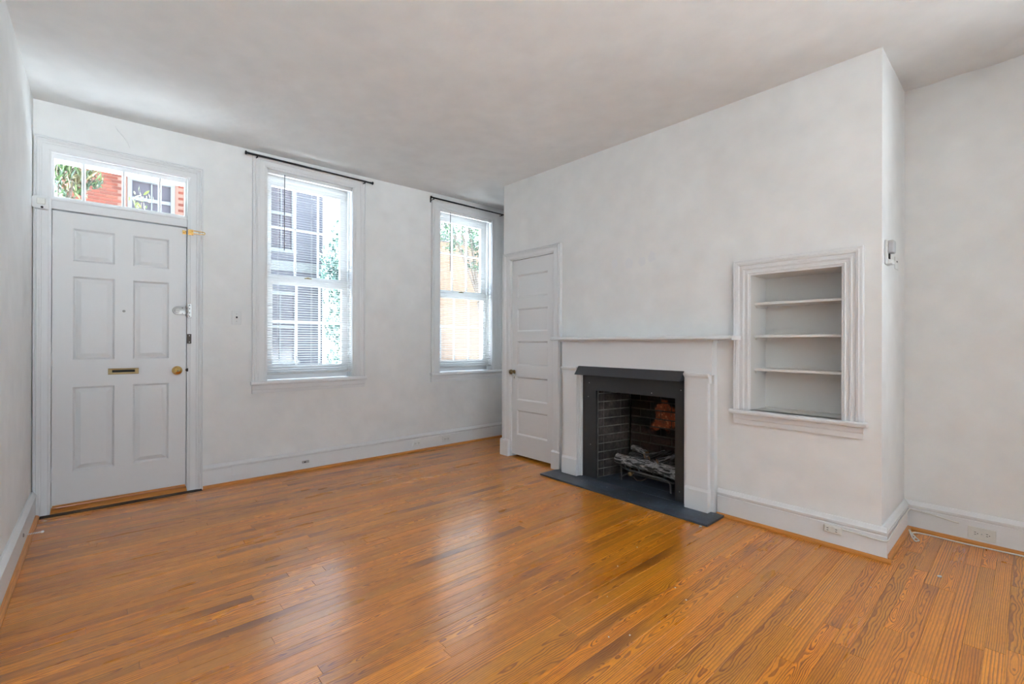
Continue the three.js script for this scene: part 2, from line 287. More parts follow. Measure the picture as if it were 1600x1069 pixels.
// ---------------------------------------------------------------- panelled doors
// rings [[inset, depth], ...]: nested rectangles joined by sloping faces, the last one filled
function ringPanel(x0, x1, y0, y1, z, rings) {
  const pos = [], q = (i, d) => [[x0 + i, y0 + i, z + d], [x1 - i, y0 + i, z + d], [x1 - i, y1 - i, z + d], [x0 + i, y1 - i, z + d]];
  const quad = (a, b, c, e) => { for (const k of [a, b, c, a, c, e]) pos.push(...k); };
  for (let k = 0; k + 1 < rings.length; k++) { const A = q(...rings[k]), B = q(...rings[k + 1]); for (let s = 0; s < 4; s++) { const t = (s + 1) % 4; quad(A[s], A[t], B[t], B[s]); } }
  const C = q(...rings.at(-1)); quad(C[0], C[1], C[2], C[3]);
  const g = new THREE.BufferGeometry(); g.setAttribute('position', new THREE.Float32BufferAttribute(pos, 3)); return flat(g);
}
const hingeGeo = (x, y, z, h = 0.095) => [cyl([x, y - h / 2, z], [x, y + h / 2, z], 0.007, 0.007, 12), ...[-0.5, -0.17, 0.17, 0.5].map(k => cyl([x, y + k * h - 0.001, z], [x, y + k * h + 0.001, z], 0.0078, 0.0078, 12)), cyl([x, y + h / 2, z], [x, y + h / 2 + 0.008, z], 0.005, 0.003, 10), bx(x - 0.016, x + 0.016, y - h / 2, y + h / 2, z - 0.009, z - 0.005)];
{
  // front door
  const d = struct(group('door_1', [0, 0, 0]), 'white six-panel front door with brass mail slot and knob', 'door');
  const zf = FRONT - 0.018, x0 = -0.254, x1 = 0.497, y0 = 0.05, y1 = 2.066;
  const cols = [[-0.152, 0.070], [0.172, 0.388]], rowsY = [[1.733, 1.962], [1.046, 1.629], [0.268, 0.857]];
  const holes = []; for (const c of cols) for (const r of rowsY) holes.push([c[0], c[1], r[0], r[1]]);
  const leaf = sheetWithHoles(x0, x1, y0, y1, holes, 0.044); leaf.translate(0, 0, zf - 0.044); boxUV(leaf);
  mesh('door_leaf', leaf, M.door, d);
  for (const [a, b, c, e] of holes) {
    mesh('panel', [ringPanel(a, b, c, e, zf, [[0, 0], [0.004, -0.003], [0.010, -0.012], [0.014, -0.014], [0.016, -0.014], [0.040, -0.006], [0.043, -0.005]]), bx(a, b, c, e, zf - 0.044, zf - 0.03)], M.door, d);
  }
  for (const y of [1.848, 1.052, 0.262]) mesh('hinge', hingeGeo(-0.262, y, FRONT - 0.008), M.trim, d);
  // mail slot
  const ms = mesh('mail_slot', [mould([[0, 0], [0, 0.004], [0.004, 0.007], [0.014, 0.006], [0.014, 0]], V(0.034, 0.935, zf), X, Y, Z, 0.172), mould([[0, 0], [0, 0.006], [0.009, 0.007], [0.012, 0.004], [0.012, 0]], V(0.034, 0.967, zf), X, Y, Z, 0.172), rb(0.034, 0.056, 0.935, 0.979, zf, zf + 0.006, 0.002), rb(0.184, 0.206, 0.935, 0.979, zf, zf + 0.006, 0.002)], M.oldBrass, d);
  ms.userData.label = 'tarnished brass mail slot';
  mesh('opening', bx(0.056, 0.184, 0.949, 0.967, zf - 0.01, zf + 0.0015), M.dark, ms);
  const kn = mesh('knob', lathe([[0.0, 0.064], [0.010, 0.064], [0.013, 0.061], [0.022, 0.058], [0.028, 0.050], [0.0285, 0.042], [0.024, 0.034], [0.013, 0.028], [0.012, 0.012], [0.027, 0.010], [0.033, 0.005], [0.034, 0]], [0.440, 0.95, zf], [0, 0, 1]), M.brass, d);
  kn.userData.label = 'brass round door knob';
  mesh('keyhole', lathe([[0, 0.067], [0.006, 0.067], [0.008, 0.063]], [0.440, 0.95, zf], [0, 0, 1], 16), M.oldBrass, kn);
  mesh('peephole', lathe([[0, 0.003], [0.005, 0.004], [0.008, 0.002], [0.009, 0]], [0.121, 1.398, zf], [0, 0, 1], 16), M.nickel, d);
  // rim lock with interlocking strike
  const sh = new THREE.Shape(); sh.moveTo(0.490, 1.388); sh.lineTo(0.440, 1.388); sh.absarc(0.440, 1.417, 0.029, -Math.PI / 2, Math.PI / 2, true); sh.lineTo(0.490, 1.446); sh.closePath();
  const lg = new THREE.ExtrudeGeometry(sh, { depth: 0.018, bevelEnabled: true, bevelSize: 0.003, bevelThickness: 0.004, bevelSegments: 3, curveSegments: 20 }); lg.translate(0, 0, zf);
  const lock = mesh('rim_lock', toCreasedNormals(boxUV(lg), 0.5), M.nickel, d); lock.userData.label = 'grey metal rim lock';
  mesh('thumb_turn', [lathe([[0, 0.03], [0.016, 0.03], [0.018, 0.026], [0.018, 0.02]], [0.436, 1.417, zf], [0, 0, 1], 24), rb(0.424, 0.448, 1.413, 1.421, zf + 0.028, zf + 0.038, 0.003)], M.nickel, lock);
  for (const y of [1.396, 1.438]) mesh('screw', lathe([[0, 0.0245], [0.003, 0.024], [0.0035, 0.022]], [0.470, y, zf], [0, 0, 1], 10), M.darkMetal, lock);
  // sweep: bare wood strip under the leaf
  mesh('door_bottom_strip', rb(x0 + 0.004, x1 - 0.004, 0.038, 0.052, zf - 0.03, zf + 0.004, 0.002), M.shoe, d);
}
{
  // frame of the front door: casings, jambs, transom bar and threshold
  const t = struct(group('trim_1'), 'white moulded frame round the front door and transom', 'door frame');
  casingSet(t, onFront(), X, Z, -0.262, 0.508, 0, 2.455, 0.078, 0.095, 0.096, M.trim);
  const zf = FRONT;
  mesh('jamb', [bx(-0.275, -0.2575, -0.02, 2.46, zf - 0.2, zf + 0.004), bx(0.5005, 0.517, -0.02, 2.46, zf - 0.2, zf + 0.004)], M.trim, t);
  mesh('door_stop', [bx(-0.258, -0.24, 0, 2.08, zf - 0.085, zf - 0.064), bx(0.483, 0.501, 0, 2.08, zf - 0.085, zf - 0.064), bx(-0.258, 0.501, 2.06, 2.09, zf - 0.085, zf - 0.064)], M.trim, t);
  mesh('transom_bar', [rb(-0.258, 0.501, 2.078, 2.150, zf - 0.1, zf - 0.012, 0.003), rb(-0.258, 0.501, 2.136, 2.152, zf - 0.1, zf - 0.006, 0.003)], M.trim, t);
  mesh('threshold', [mould([[0, 0], [0.16, 0], [0.16, 0.012], [0.12, 0.030], [0.02, 0.030], [0, 0.026]], V(-0.258, 0, zf - 0.14), X, Z, Y, 0.759)], M.shoe, t);
  const th = std({ color: rgb(0.05, 0.032, 0.02), roughness: 0.7 });
  const g = mesh('dark_saddle', mould([[0, 0], [0.05, 0], [0.05, 0.003], [0.02, 0.006], [0, 0.006]], V(-0.325, 0, zf + 0.02), X, Z, Y, 0.92), th, t); g.userData.label = 'dark strip before the door';  // thin plain dark strip laid before the threshold
  const st = mesh('lock_strike', [rb(0.499, 0.527, 1.363, 1.470, zf + 0.004, zf + 0.022, 0.002), ...[1.385, 1.417, 1.449].map(y => lathe([[0.0, 0.012], [0.009, 0.012], [0.011, 0.006], [0.011, -0.012], [0, -0.012]], [0.501, y, zf + 0.014], [0, 1, 0], 14))], M.nickel, t); st.userData.label = 'grey interlocking lock strike';
  for (const y of [1.374, 1.401, 1.433, 1.459]) mesh('slot_hole', cyl([0.514, y, zf + 0.0215], [0.514, y, zf + 0.0235], 0.0045, 0.0045, 12), M.dark, st);
  const s2 = mesh('old_strike', [rb(0.500, 0.527, 1.160, 1.235, zf + 0.004, zf + 0.018, 0.002)], M.darkMetal, t); s2.userData.label = 'dark rusty strike plate';
  for (const y of [1.172, 1.222]) mesh('screw_hole', cyl([0.514, y, zf + 0.0175], [0.514, y, zf + 0.0195], 0.004, 0.004, 10), M.nickel, s2);
  mesh('latch_strike', lathe([[0, 0.004], [0.012, 0.004], [0.013, 0]], [0.503, 0.953, zf + 0.004], [0, 0, 1], 14), M.darkMetal, t);
}
{
  const b = tag(group('swing_bar_lock'), 'brass swing bar guard at the top corner of the front door', 'door lock');
  const z = FRONT + 0.026;
  mesh('base_plate', [rb(0.502, 0.536, 2.012, 2.056, z - 0.004, z + 0.002, 0.0015), rb(0.508, 0.524, 2.016, 2.052, z, z + 0.014, 0.004)], M.brass, b);
  mesh('bar', tube([[0.522, 2.047, z + 0.012], [0.57, 2.045, z + 0.014], [0.604, 2.043, z + 0.014], [0.612, 2.034, z + 0.014], [0.604, 2.026, z + 0.014], [0.57, 2.024, z + 0.014], [0.522, 2.022, z + 0.012]], 0.0036, 40, 8), M.brass, b);
  mesh('catch', [rb(0.470, 0.494, 2.02, 2.05, FRONT - 0.018, FRONT - 0.012, 0.001), lathe([[0, 0.03], [0.006, 0.029], [0.007, 0.024], [0.0035, 0.018], [0.0035, 0]], [0.483, 2.035, FRONT - 0.014], [0, 0, 1], 14)], M.brass, b);
}
// glazed openings -------------------------------------------------
function lights(sash, xs, ys, z, mt, depth, mat) {           // muntins and panes filling xs[0]..xs[last], ys[0]..ys[last]
  for (let i = 1; i < xs.length - 1; i++) mesh('muntin', mould([[-mt / 2, 0], [-mt / 2, depth * 0.4], [-mt * 0.2, depth], [mt * 0.2, depth], [mt / 2, depth * 0.4], [mt / 2, 0], [mt * 0.3, -depth * 0.6], [-mt * 0.3, -depth * 0.6]], V(xs[i], ys[0], z), Y, X, Z, ys.at(-1) - ys[0]), mat, sash);
  for (let j = 1; j < ys.length - 1; j++) mesh('muntin', mould([[-mt / 2, 0], [-mt / 2, depth * 0.4], [-mt * 0.2, depth], [mt * 0.2, depth], [mt / 2, depth * 0.4], [mt / 2, 0], [mt * 0.3, -depth * 0.6], [-mt * 0.3, -depth * 0.6]], V(xs[0], ys[j], z), X, Y, Z, xs.at(-1) - xs[0]), mat, sash);
  for (let i = 0; i + 1 < xs.length; i++) for (let j = 0; j + 1 < ys.length; j++) { const g = new THREE.PlaneGeometry(xs[i + 1] - xs[i], ys[j + 1] - ys[j]); g.translate((xs[i] + xs[i + 1]) / 2, (ys[j] + ys[j + 1]) / 2, z); mesh('pane', g, M.pane, sash); }
}
function sashFrame(x0, x1, y0, y1, gx0, gx1, gy0, gy1, z0, z1) { const g = sheetWithHoles(x0, x1, y0, y1, [[gx0, gx1, gy0, gy1]], z1 - z0); g.translate(0, 0, z0); return boxUV(g); }
{
  const w = struct(group('window_3'), 'four-pane transom window above the front door', 'window');
  const z = FRONT - 0.055;
  const s = mesh('sash', sashFrame(-0.258, 0.501, 2.15, 2.46, -0.247, 0.486, 2.166, 2.428, z - 0.015, z + 0.02), M.trim, w);
  lights(s, [-0.247, -0.099, 0.117, 0.330, 0.486], [2.166, 2.428], z, 0.022, 0.018, M.trim);
  const pt = mesh('putty_bead', [cyl([-0.245, 2.169, z + 0.006], [0.484, 2.169, z + 0.006], 0.005, 0.005, 8)], M.plastic, w); pt.userData.label = 'rough white putty bead';
}
function sashWindow(n, x0, x1, label) {
  const w = struct(group('window_' + n), label, 'window');
  const cx = (x0 + x1) / 2, z = FRONT, inner = [x0 + 0.012, x1 - 0.012];
  casingSet(w, onFront(), X, Z, x0, x1, 0.838, 2.692, 0.108, 0.09, 0.108, M.trim, 0.02);
  mesh('jamb', [bx(x0 - 0.003, inner[0], 0.80, 2.70, z - 0.26, z + 0.003), bx(inner[1], x1 + 0.003, 0.80, 2.70, z - 0.26, z + 0.003), bx(x0, x1, 2.685, 2.703, z - 0.26, z + 0.003), bx(x0 - 0.01, x1 + 0.01, 0.78, 0.83, z - 0.30, z - 0.05)], M.trim, w);
  mesh('parting_stop', [bx(inner[0], inner[0] + 0.016, 0.83, 2.69, z - 0.095, z - 0.08), bx(inner[1] - 0.016, inner[1], 0.83, 2.69, z - 0.095, z - 0.08), bx(inner[0], inner[1], 2.672, 2.69, z - 0.095, z - 0.08)], M.trim, w);
  mesh('stool', [mould([[0, 0], [0.09, 0], [0.098, 0.006], [0.10, 0.016], [0.098, 0.026], [0.09, 0.033], [0, 0.033]], V(x0 - 0.118, 0.805, z - 0.05), X, Z, Y, x1 - x0 + 0.236)], M.trim, w);
  mesh('apron', [mould([[0, 0], [0, 0.016], [0.028, 0.018], [0.032, 0.022], [0.072, 0.024], [0.072, 0]], V(x0 - 0.108, 0.733, z), X, Y, Z, x1 - x0 + 0.216)], M.trim, w);
  const gx0 = cx - 0.3135, gx1 = cx + 0.3135, third = (gx1 - gx0) / 3, xs = [gx0, gx0 + third, gx1 - third, gx1];
  const lo = mesh('lower_sash', sashFrame(inner[0], inner[1], 0.838, 1.765, gx0, gx1, 0.962, 1.695, z - 0.142, z - 0.102), M.trim, w);
  lights(lo, xs, [0.962, 1.363, 1.695], z - 0.125, 0.02, 0.016, M.trim);
  const up = mesh('upper_sash', sashFrame(inner[0], inner[1], 1.715, 2.685, gx0, gx1, 1.790, 2.590, z - 0.190, z - 0.150), M.trim, w);
  lights(up, xs, [1.790, 2.222, 2.590], z - 0.172, 0.02, 0.016, M.trim);
  mesh('sash_lock', [rb(cx - 0.03, cx + 0.03, 1.765, 1.777, z - 0.14, z - 0.115, 0.003), lathe([[0, 0.014], [0.012, 0.012], [0.014, 0]], [cx, 1.775, z - 0.128], [0, 1, 0], 14)], M.oldBrass, w);
  return w;
}
sashWindow(1, W1[0], W1[1], 'white six-over-six sash window between front door and corner');
sashWindow(2, W2[0], W2[1], 'white six-over-six sash window in the far corner beside the closet');
REARW.forEach(([a, b], k) => {
  const w = struct(group('window_' + (6 + k)), ['tall yard window behind the viewer, nearest the front door side', 'tall yard window behind the viewer, the middle one', 'tall yard window behind the viewer, nearest the recess side'][k], 'window');
  const s = mesh('sash', sashFrame(a, b, RRY[0], RRY[1], a + 0.06, b - 0.06, RRY[0] + 0.08, RRY[1] - 0.06, REAR + 0.10, REAR + 0.14), M.trim, w);
  lights(s, [a + 0.06, (a + b) / 2, b - 0.06], [RRY[0] + 0.08, 1.5, RRY[1] - 0.06], REAR + 0.12, 0.022, 0.016, M.trim);
  casingSet(w, (p, y) => V(p, y, REAR), X, nZ, a, b, RRY[0], RRY[1], 0.035, 0.08, 0.035, M.trim, 0.02);
});
SIDEW.forEach(([a, b], k) => {
  const w = struct(group('window_' + (4 + k)), 'side window in the right recess, just past the frame', 'window');
  w.position.set(RIGHT, 0, 0); w.rotation.y = -Math.PI / 2;
  const s = mesh('sash', sashFrame(a, b, RWY[0], RWY[1], a + 0.06, b - 0.06, RWY[0] + 0.08, RWY[1] - 0.06, -0.16, -0.12), M.trim, w);
  lights(s, [a + 0.06, (a + b) / 2, b - 0.06], [RWY[0] + 0.08, 1.6, RWY[1] - 0.06], -0.14, 0.022, 0.016, M.trim);
  casingSet(w, (p, y) => V(p, y, 0), X, Z, a, b, RWY[0], RWY[1], 0.09, 0.09, 0.09, M.trim, 0.02);
});

// ---------------------------------------------------------------- blinds
function slatProfile() {
  const P = [], n = 4, w = 0.0125, t = 0.0005, tilt = 0.27;
  const arc = (k) => { const s = -1 + 2 * k / n; return [s * w, 0.0016 * (1 - s * s)]; };
  const rot = ([a, b]) => [a * Math.cos(tilt) + b * Math.sin(tilt), -a * Math.sin(tilt) + b * Math.cos(tilt)];   // the room-side edge hangs lower
  for (let k = 0; k <= n; k++) P.push(rot([arc(k)[0], arc(k)[1] + t]));
  for (let k = n; k >= 0; k--) P.push(rot(arc(k)));
  return P;
}
function blind(x0, x1, wandX, cordX, label) {
  const b = tag(group('window_blind', [x0, 0.885, FRONT - 0.035]), label, 'blind', { group: 'white slatted blinds in the sash windows' });
  const L = x1 - x0;
  mesh('head_rail', [rb(0, L, 1.770, 1.806, -0.016, 0.016, 0.003)], M.blind, b);
  const geo = mould(slatProfile(), V(0.004, 0, 0), X, Z, Y, L - 0.008), pitch = 0.0215;
  const n = 80;
  const r = rng(Math.round(x0 * 100));
  for (let k = 0; k < n; k++) { const s = mesh('slat', geo, M.blind, b); s.position.y = 0.026 + k * pitch; s.rotation.x = (r() - 0.5) * 0.08; s.rotation.z = (r() - 0.5) * 0.0016; }
  mesh('bottom_rail', [rb(0.004, L - 0.004, 0.0, 0.013, -0.013, 0.013, 0.003)], M.blind, b);
  for (const f of [0.12, 0.5, 0.88]) mesh('ladder_cord', [cyl([L * f, 0.01, 0.0135], [L * f, 1.772, 0.0135], 0.0007, 0.0007, 5), cyl([L * f, 0.01, -0.0135], [L * f, 1.772, -0.0135], 0.0007, 0.0007, 5)], M.cord, b);
  const wd = mesh('wand', [cyl([wandX - x0, 1.775, 0.024], [wandX - x0, 1.105, 0.020], 0.004, 0.004, 8), cyl([wandX - x0, 1.775, 0.024], [wandX - x0, 1.785, 0.012], 0.002, 0.002, 6)], M.wand, b); wd.userData.label = 'thin dark tilt wand';
  mesh('pull_cord', [tube([[L - cordX, 1.775, 0.018], [L - cordX + 0.002, 1.2, 0.019], [L - cordX, 0.62, 0.018]], 0.0011, 20, 5), lathe([[0, 0], [0.005, 0.002], [0.004, 0.03], [0.001, 0.034]], [L - cordX, 0.586, 0.018], [0, 1, 0], 10)], M.cord, b);
}
blind(1.078, 1.832, 1.214, 0.07, 'white slatted blind in the window nearer the front door');
blind(2.841, 3.595, 2.982, 0.07, 'white slatted blind in the far corner window');

// ---------------------------------------------------------------- curtain rods
function curtainRod(x0, x1, y, label, brackets) {
  const r = tag(group('curtain_rod', [(x0 + x1) / 2, y, FRONT + 0.068]), label, 'curtain rod', { group: 'black curtain rods above the windows' });
  const h = (x1 - x0) / 2;
  mesh('rod', [cyl([-h, 0, 0], [h * 0.1, 0, 0], 0.0085, 0.0085, 16), cyl([h * 0.1, 0, 0], [h, 0, 0], 0.007, 0.007, 16)], M.rod, r);
  for (const s of [-1, 1]) mesh('finial', lathe([[0, 0.02], [0.014, 0.019], [0.016, 0.012], [0.013, 0.008], [0.009, 0.004], [0.009, -0.012]], [s * h, 0, 0], [s, 0, 0], 20), M.rod, r);
  for (const bxx of brackets) { const o = bxx - (x0 + x1) / 2; mesh('bracket', [rb(o - 0.010, o + 0.010, -0.035, 0.012, -0.068 + 0.0, -0.064, 0.001), cyl([o, -0.012, -0.066], [o, -0.012, 0.0], 0.0045, 0.0045, 10), tube([[o, 0.010, -0.011], [o, -0.006, -0.011], [o, -0.012, 0], [o, -0.006, 0.011], [o, 0.004, 0.011]], 0.003, 16, 6), cyl([o, -0.022, 0.0], [o, -0.012, 0.0], 0.004, 0.004, 8)], M.rod, r); }
}
curtainRod(0.905, 1.99, 2.752, 'long thin black curtain rod over the window nearer the front door', [0.978, 1.926]);
curtainRod(2.69, 3.74, 2.757, 'long thin black curtain rod over the far corner window', [2.712, 3.69]);

// ---------------------------------------------------------------- small fittings on the front wall
{
  const s = tag(group('light_switch', [0.840, 1.376, FRONT]), 'white light switch plate between front door and window', 'light switch');
  mesh('plate', rb(-0.035, 0.035, -0.057, 0.057, 0, 0.006, 0.004), M.plastic, s);
  mesh('toggle', [rb(-0.005, 0.005, -0.004, 0.010, 0.004, 0.018, 0.002)], M.dark, s);
  for (const y of [-0.03, 0.03]) mesh('screw', lathe([[0, 0.0075], [0.003, 0.007], [0.0035, 0.006]], [0, y, 0], [0, 0, 1], 10), M.greyPlastic, s);
}
const outletParts = (o, w, h, m = M.plastic) => {
  mesh('plate', rb(-w / 2, w / 2, -h / 2, h / 2, 0, 0.006, 0.003), m, o);
  for (const s of [-1, 1]) {
    const f = mesh('socket', rb(s * w * 0.21 - 0.015, s * w * 0.21 + 0.015, -0.017, 0.017, 0.004, 0.0085, 0.006), m, o);
    for (const y of [-0.006, 0.006]) mesh('slot', bx(s * w * 0.21 - 0.006, s * w * 0.21 + 0.002, y - 0.0014, y + 0.0014, 0.007, 0.0089), M.dark, f);
    mesh('ground_hole', cyl([s * w * 0.21 + 0.008, 0, 0.007], [s * w * 0.21 + 0.008, 0, 0.0089], 0.0025, 0.0025, 8), M.dark, f);
  }
  mesh('screw', lathe([[0, 0.0075], [0.003, 0.007], [0.0035, 0.006]], [0, 0, 0], [0, 0, 1], 10), M.greyPlastic, o);
};
const frontOutlet = (x, y, label) => { const o = tag(group('wall_outlet', [x, y, FRONT + 0.020]), label, 'outlet', { group: 'sideways power outlets in the baseboards' }); outletParts(o, 0.104, 0.068); };
frontOutlet(2.532, 0.090, 'white outlet in the front baseboard, nearer the first window');
frontOutlet(2.913, 0.086, 'white outlet in the front baseboard below the far corner window');
{
  const o = tag(group('wall_outlet', [BREAST - 0.020, 0.107, -0.754]), 'small white surface outlet on the baseboard below the built-in shelves', 'outlet', { group: 'sideways power outlets in the baseboards' }); o.rotation.y = -Math.PI / 2;
  mesh('housing', rb(-0.044, 0.044, -0.021, 0.021, 0, 0.022, 0.005), M.ivory, o);
  for (const s of [-1, 1]) { const f = mesh('socket', rb(s * 0.021 - 0.016, s * 0.021 + 0.016, -0.016, 0.016, 0.02, 0.0245, 0.005), M.ivory, o); for (const y of [-0.006, 0.006]) mesh('slot', bx(s * 0.021 - 0.006, s * 0.021 + 0.003, y - 0.0015, y + 0.0015, 0.023, 0.025), M.dark, f); }
  const p = tag(group('wall_outlet', [RIGHT - 0.020, 0.068, -0.188]), 'white outlet plate in the recess baseboard above the floor cord', 'outlet', { group: 'sideways power outlets in the baseboards' }); p.rotation.y = -Math.PI / 2; outletParts(p, 0.116, 0.070, M.ivory);
}
{
  const p = tag(group('blank_plate', [0.860, 0.105, FRONT + 0.020]), 'blank white cover plate in the baseboard near the front door', 'cover plate');
  mesh('plate', rb(-0.056, 0.056, -0.038, 0.038, 0, 0.005, 0.002), M.trim, p);
  for (const x of [-0.04, 0.04]) mesh('screw', lathe([[0, 0.0065], [0.003, 0.006], [0.0035, 0.005]], [x, 0, 0], [0, 0, 1], 10), M.trim, p);
  const q = tag(group('phone_jack', [1.388, 0.086, FRONT + 0.020]), 'small grey jack stuck on the baseboard below the first window', 'jack');
  mesh('body', rb(-0.03, 0.03, -0.011, 0.011, 0, 0.016, 0.004), M.greyPlastic, q); mesh('socket', bx(-0.016, 0.0, -0.005, 0.004, 0.014, 0.0165), M.darkMetal, q);
  const s = tag(group('motion_sensor', [LEFT + 0.012, 2.094, FRONT + 0.052]), 'small white motion sensor on the corner above the door hinge', 'sensor');
  const sh = new THREE.Shape(); sh.moveTo(0, 0); sh.lineTo(0, -0.016); sh.lineTo(0.052, -0.016); sh.quadraticCurveTo(0.066, -0.012, 0.066, 0.004); sh.quadraticCurveTo(0.064, 0.020, 0.046, 0.022); sh.lineTo(0, 0.022); sh.closePath();
  const g = new THREE.ExtrudeGeometry(sh, { depth: 0.078, bevelEnabled: true, bevelSize: 0.002, bevelThickness: 0.002, bevelSegments: 2, curveSegments: 10 }); g.rotateX(-Math.PI / 2); g.translate(0, -0.039, 0);
  mesh('housing', toCreasedNormals(boxUV(g.index ? g.toNonIndexed() : g), 0.6), M.plastic, s);
  mesh('lens', rb(0.012, 0.052, -0.014, 0.026, 0.010, 0.0262, 0.004), M.ivory, s); mesh('mount', bx(-0.012, 0.002, -0.035, 0.035, -0.012, 0.01), M.plastic, s); mesh('eye', lathe([[0, 0.002], [0.006, 0.001], [0.007, 0]], [0.036, -0.032, 0.018], [0, 0, 1], 12), M.dark, s);
}
{
  const d = tag(group('door_stop', [LEFT + 0.020, 0.090, -3.74]), 'thin white door stop sticking out of the baseboard', 'door stop');
  mesh('rosette', lathe([[0, 0.006], [0.009, 0.005], [0.011, 0]], [0, 0, 0], [1, 0, 0], 14), M.nickel, d);
  const p = []; for (let k = 0; k <= 120; k++) { const a = k * 0.55; p.push([0.004 + k * 0.00058, Math.sin(a) * 0.0042, Math.cos(a) * 0.0042]); }
  mesh('spring', tube(p, 0.0012, 360, 5), M.plastic, d); mesh('tip', lathe([[0, 0.012], [0.006, 0.010], [0.0065, 0]], [0.072, 0, 0], [1, 0, 0], 12), M.plastic, d);
}

// ---------------------------------------------------------------- closet door in the chimney breast
const toRight = (g) => onRight(g, BREAST);
{
  const d = struct(group('door_2'), 'narrow white five-panel closet door beside the fireplace', 'door');
  const zf = -0.016, a0 = -3.578, a1 = -2.984, y0 = 0.026, y1 = 2.018, rowsY = [[1.630, 1.868], [1.285, 1.521], [0.940, 1.190], [0.585, 0.826], [0.230, 0.486]];
  const holes = rowsY.map(r => [-3.508, -3.07, r[0], r[1]]);
  const leaf = sheetWithHoles(a0, a1, y0, y1, holes, 0.035); leaf.translate(0, 0, zf - 0.035);
  mesh('door_leaf', boxUV(flat(toRight(leaf))), M.door, d);
  for (const [a, b, c, e] of holes) mesh('panel', [flat(toRight(ringPanel(a, b, c, e, zf, [[0, 0], [0.005, -0.002], [0.016, -0.013], [0.018, -0.013]]))), flat(toRight(bx(a, b, c, e, zf - 0.035, zf - 0.02)))], M.door, d);
  for (const y of [1.82, 0.298]) mesh('hinge', hingeGeo(-2.979, y, -0.004).map(g => toRight(g)), M.trim, d);
  const k = mesh('knob', toRight(lathe([[0, 0.060], [0.012, 0.059], [0.022, 0.052], [0.025, 0.042], [0.020, 0.032], [0.009, 0.026], [0.008, 0.01], [0.018, 0.007], [0.020, 0]], [-3.548, 0.873, zf], [0, 0, 1])), M.oldBrass, d); k.userData.label = 'worn metal door knob';
  const es = mesh('keyhole_plate', toRight(rb(-3.553, -3.535, 0.795, 0.835, zf, zf + 0.003, 0.001)), M.ivory, d);
  mesh('keyhole', toRight(bx(-3.546, -3.541, 0.806, 0.824, zf + 0.002, zf + 0.0035)), M.dark, es);
  const t = struct(group('trim_2'), 'white moulded frame round the closet door', 'door frame');
  casingSet(t, onBreast(), Z, nX, -3.588, -2.974, 0.165, 2.026, 0.094, 0.070, 0.102, M.trim, 0.02);
  for (const [a, b] of [[-3.712, -3.586], [-2.976, -2.868]]) mesh('plinth_block', [flat(toRight(rb(a, b, 0, 0.160, a < -3.6 ? -0.0 : 0, 0.037, 0.002))), toRight(mould([[0, 0], [0, 0.037], [0.006, 0.030], [0.012, 0.028], [0.012, 0]], V(a, 0.158, 0), X, Y, Z, b - a))], M.trim, t);
  mesh('jamb', [flat(toRight(bx(-3.592, -3.580, 0, 2.036, -0.12, 0.002))), flat(toRight(bx(-2.982, -2.973, 0, 2.036, -0.12, 0.002))), flat(toRight(bx(-3.592, -2.973, 2.021, 2.037, -0.12, 0.002)))], M.trim, t);
}

// ---------------------------------------------------------------- fireplace: mantel
{
  const m = tag(group('mantel', [BREAST, 0, -2.12]), 'white painted wooden mantelpiece with plain pilasters', 'mantel');
  const put = (g) => { g.applyMatrix4(new THREE.Matrix4().makeBasis(V(0, 0, 1), V(0, 1, 0), V(-1, 0, 0)).setPosition(0, 0, 2.12)); return g.attributes.normal ? g : flat(g); };   // written in wall coordinates (z, y, out)
  const H0 = 0.016;
  mesh('shelf', put(mould([[0, 0], [0.148, 0], [0.158, 0.004], [0.161, 0.012], [0.158, 0.022], [0.150, 0.027], [0, 0.027]], V(-2.874, 1.196, 0), X, Z, Y, 1.602)), M.trim, m);
  mesh('bed_moulding', put(mould([[0, 0], [0.078, 0], [0.080, 0.010], [0.088, 0.014], [0.088, 0.02], [0, 0.02]], V(-2.815, 1.177, 0), X, Z, Y, 1.385)), M.trim, m);
  mesh('frieze', put(rb(-2.805, -1.438, 0.955, 1.180, 0, 0.076, 0.002)), M.trim, m);
  for (const [a, b, outer, inner] of [[-2.785, -2.626, -2.812, -2.606], [-1.620, -1.463, -1.434, -1.652]]) {
    const lo = Math.min(outer, inner), hi = Math.max(outer, inner);
    mesh('backing_board', put(rb(lo, hi, H0, 0.958, 0, 0.046, 0.002)), M.trim, m);
    if (outer < inner) mesh('inner_bead', [put(rb(b - 0.002, b + 0.011, H0, 0.9, 0.03, 0.066, 0.004))], M.trim, m); else mesh('inner_bead', [put(rb(a - 0.011, a + 0.002, H0, 0.9, 0.03, 0.066, 0.004))], M.trim, m);
    const p = mesh('pilaster', put(rb(a, b, 0.17, 0.90, 0, 0.080, 0.002)), M.trim, m);
    mesh('plinth', [put(rb(a - 0.006, b + 0.006, H0, 0.155, 0, 0.092, 0.002)), put(mould([[0, 0], [0, 0.092], [0.006, 0.086], [0.016, 0.082], [0.016, 0]], V(a - 0.006, 0.155, 0), X, Y, Z, b - a + 0.012))], M.trim, p);
    mesh('capital', [put(mould([[0, 0], [0, 0.086], [0.034, 0.086], [0.036, 0.090], [0.044, 0.094], [0.050, 0.102], [0.066, 0.104], [0.066, 0]], V(a - 0.010, 0.897, 0), X, Y, Z, b - a + 0.020))], M.trim, p);
  }
}
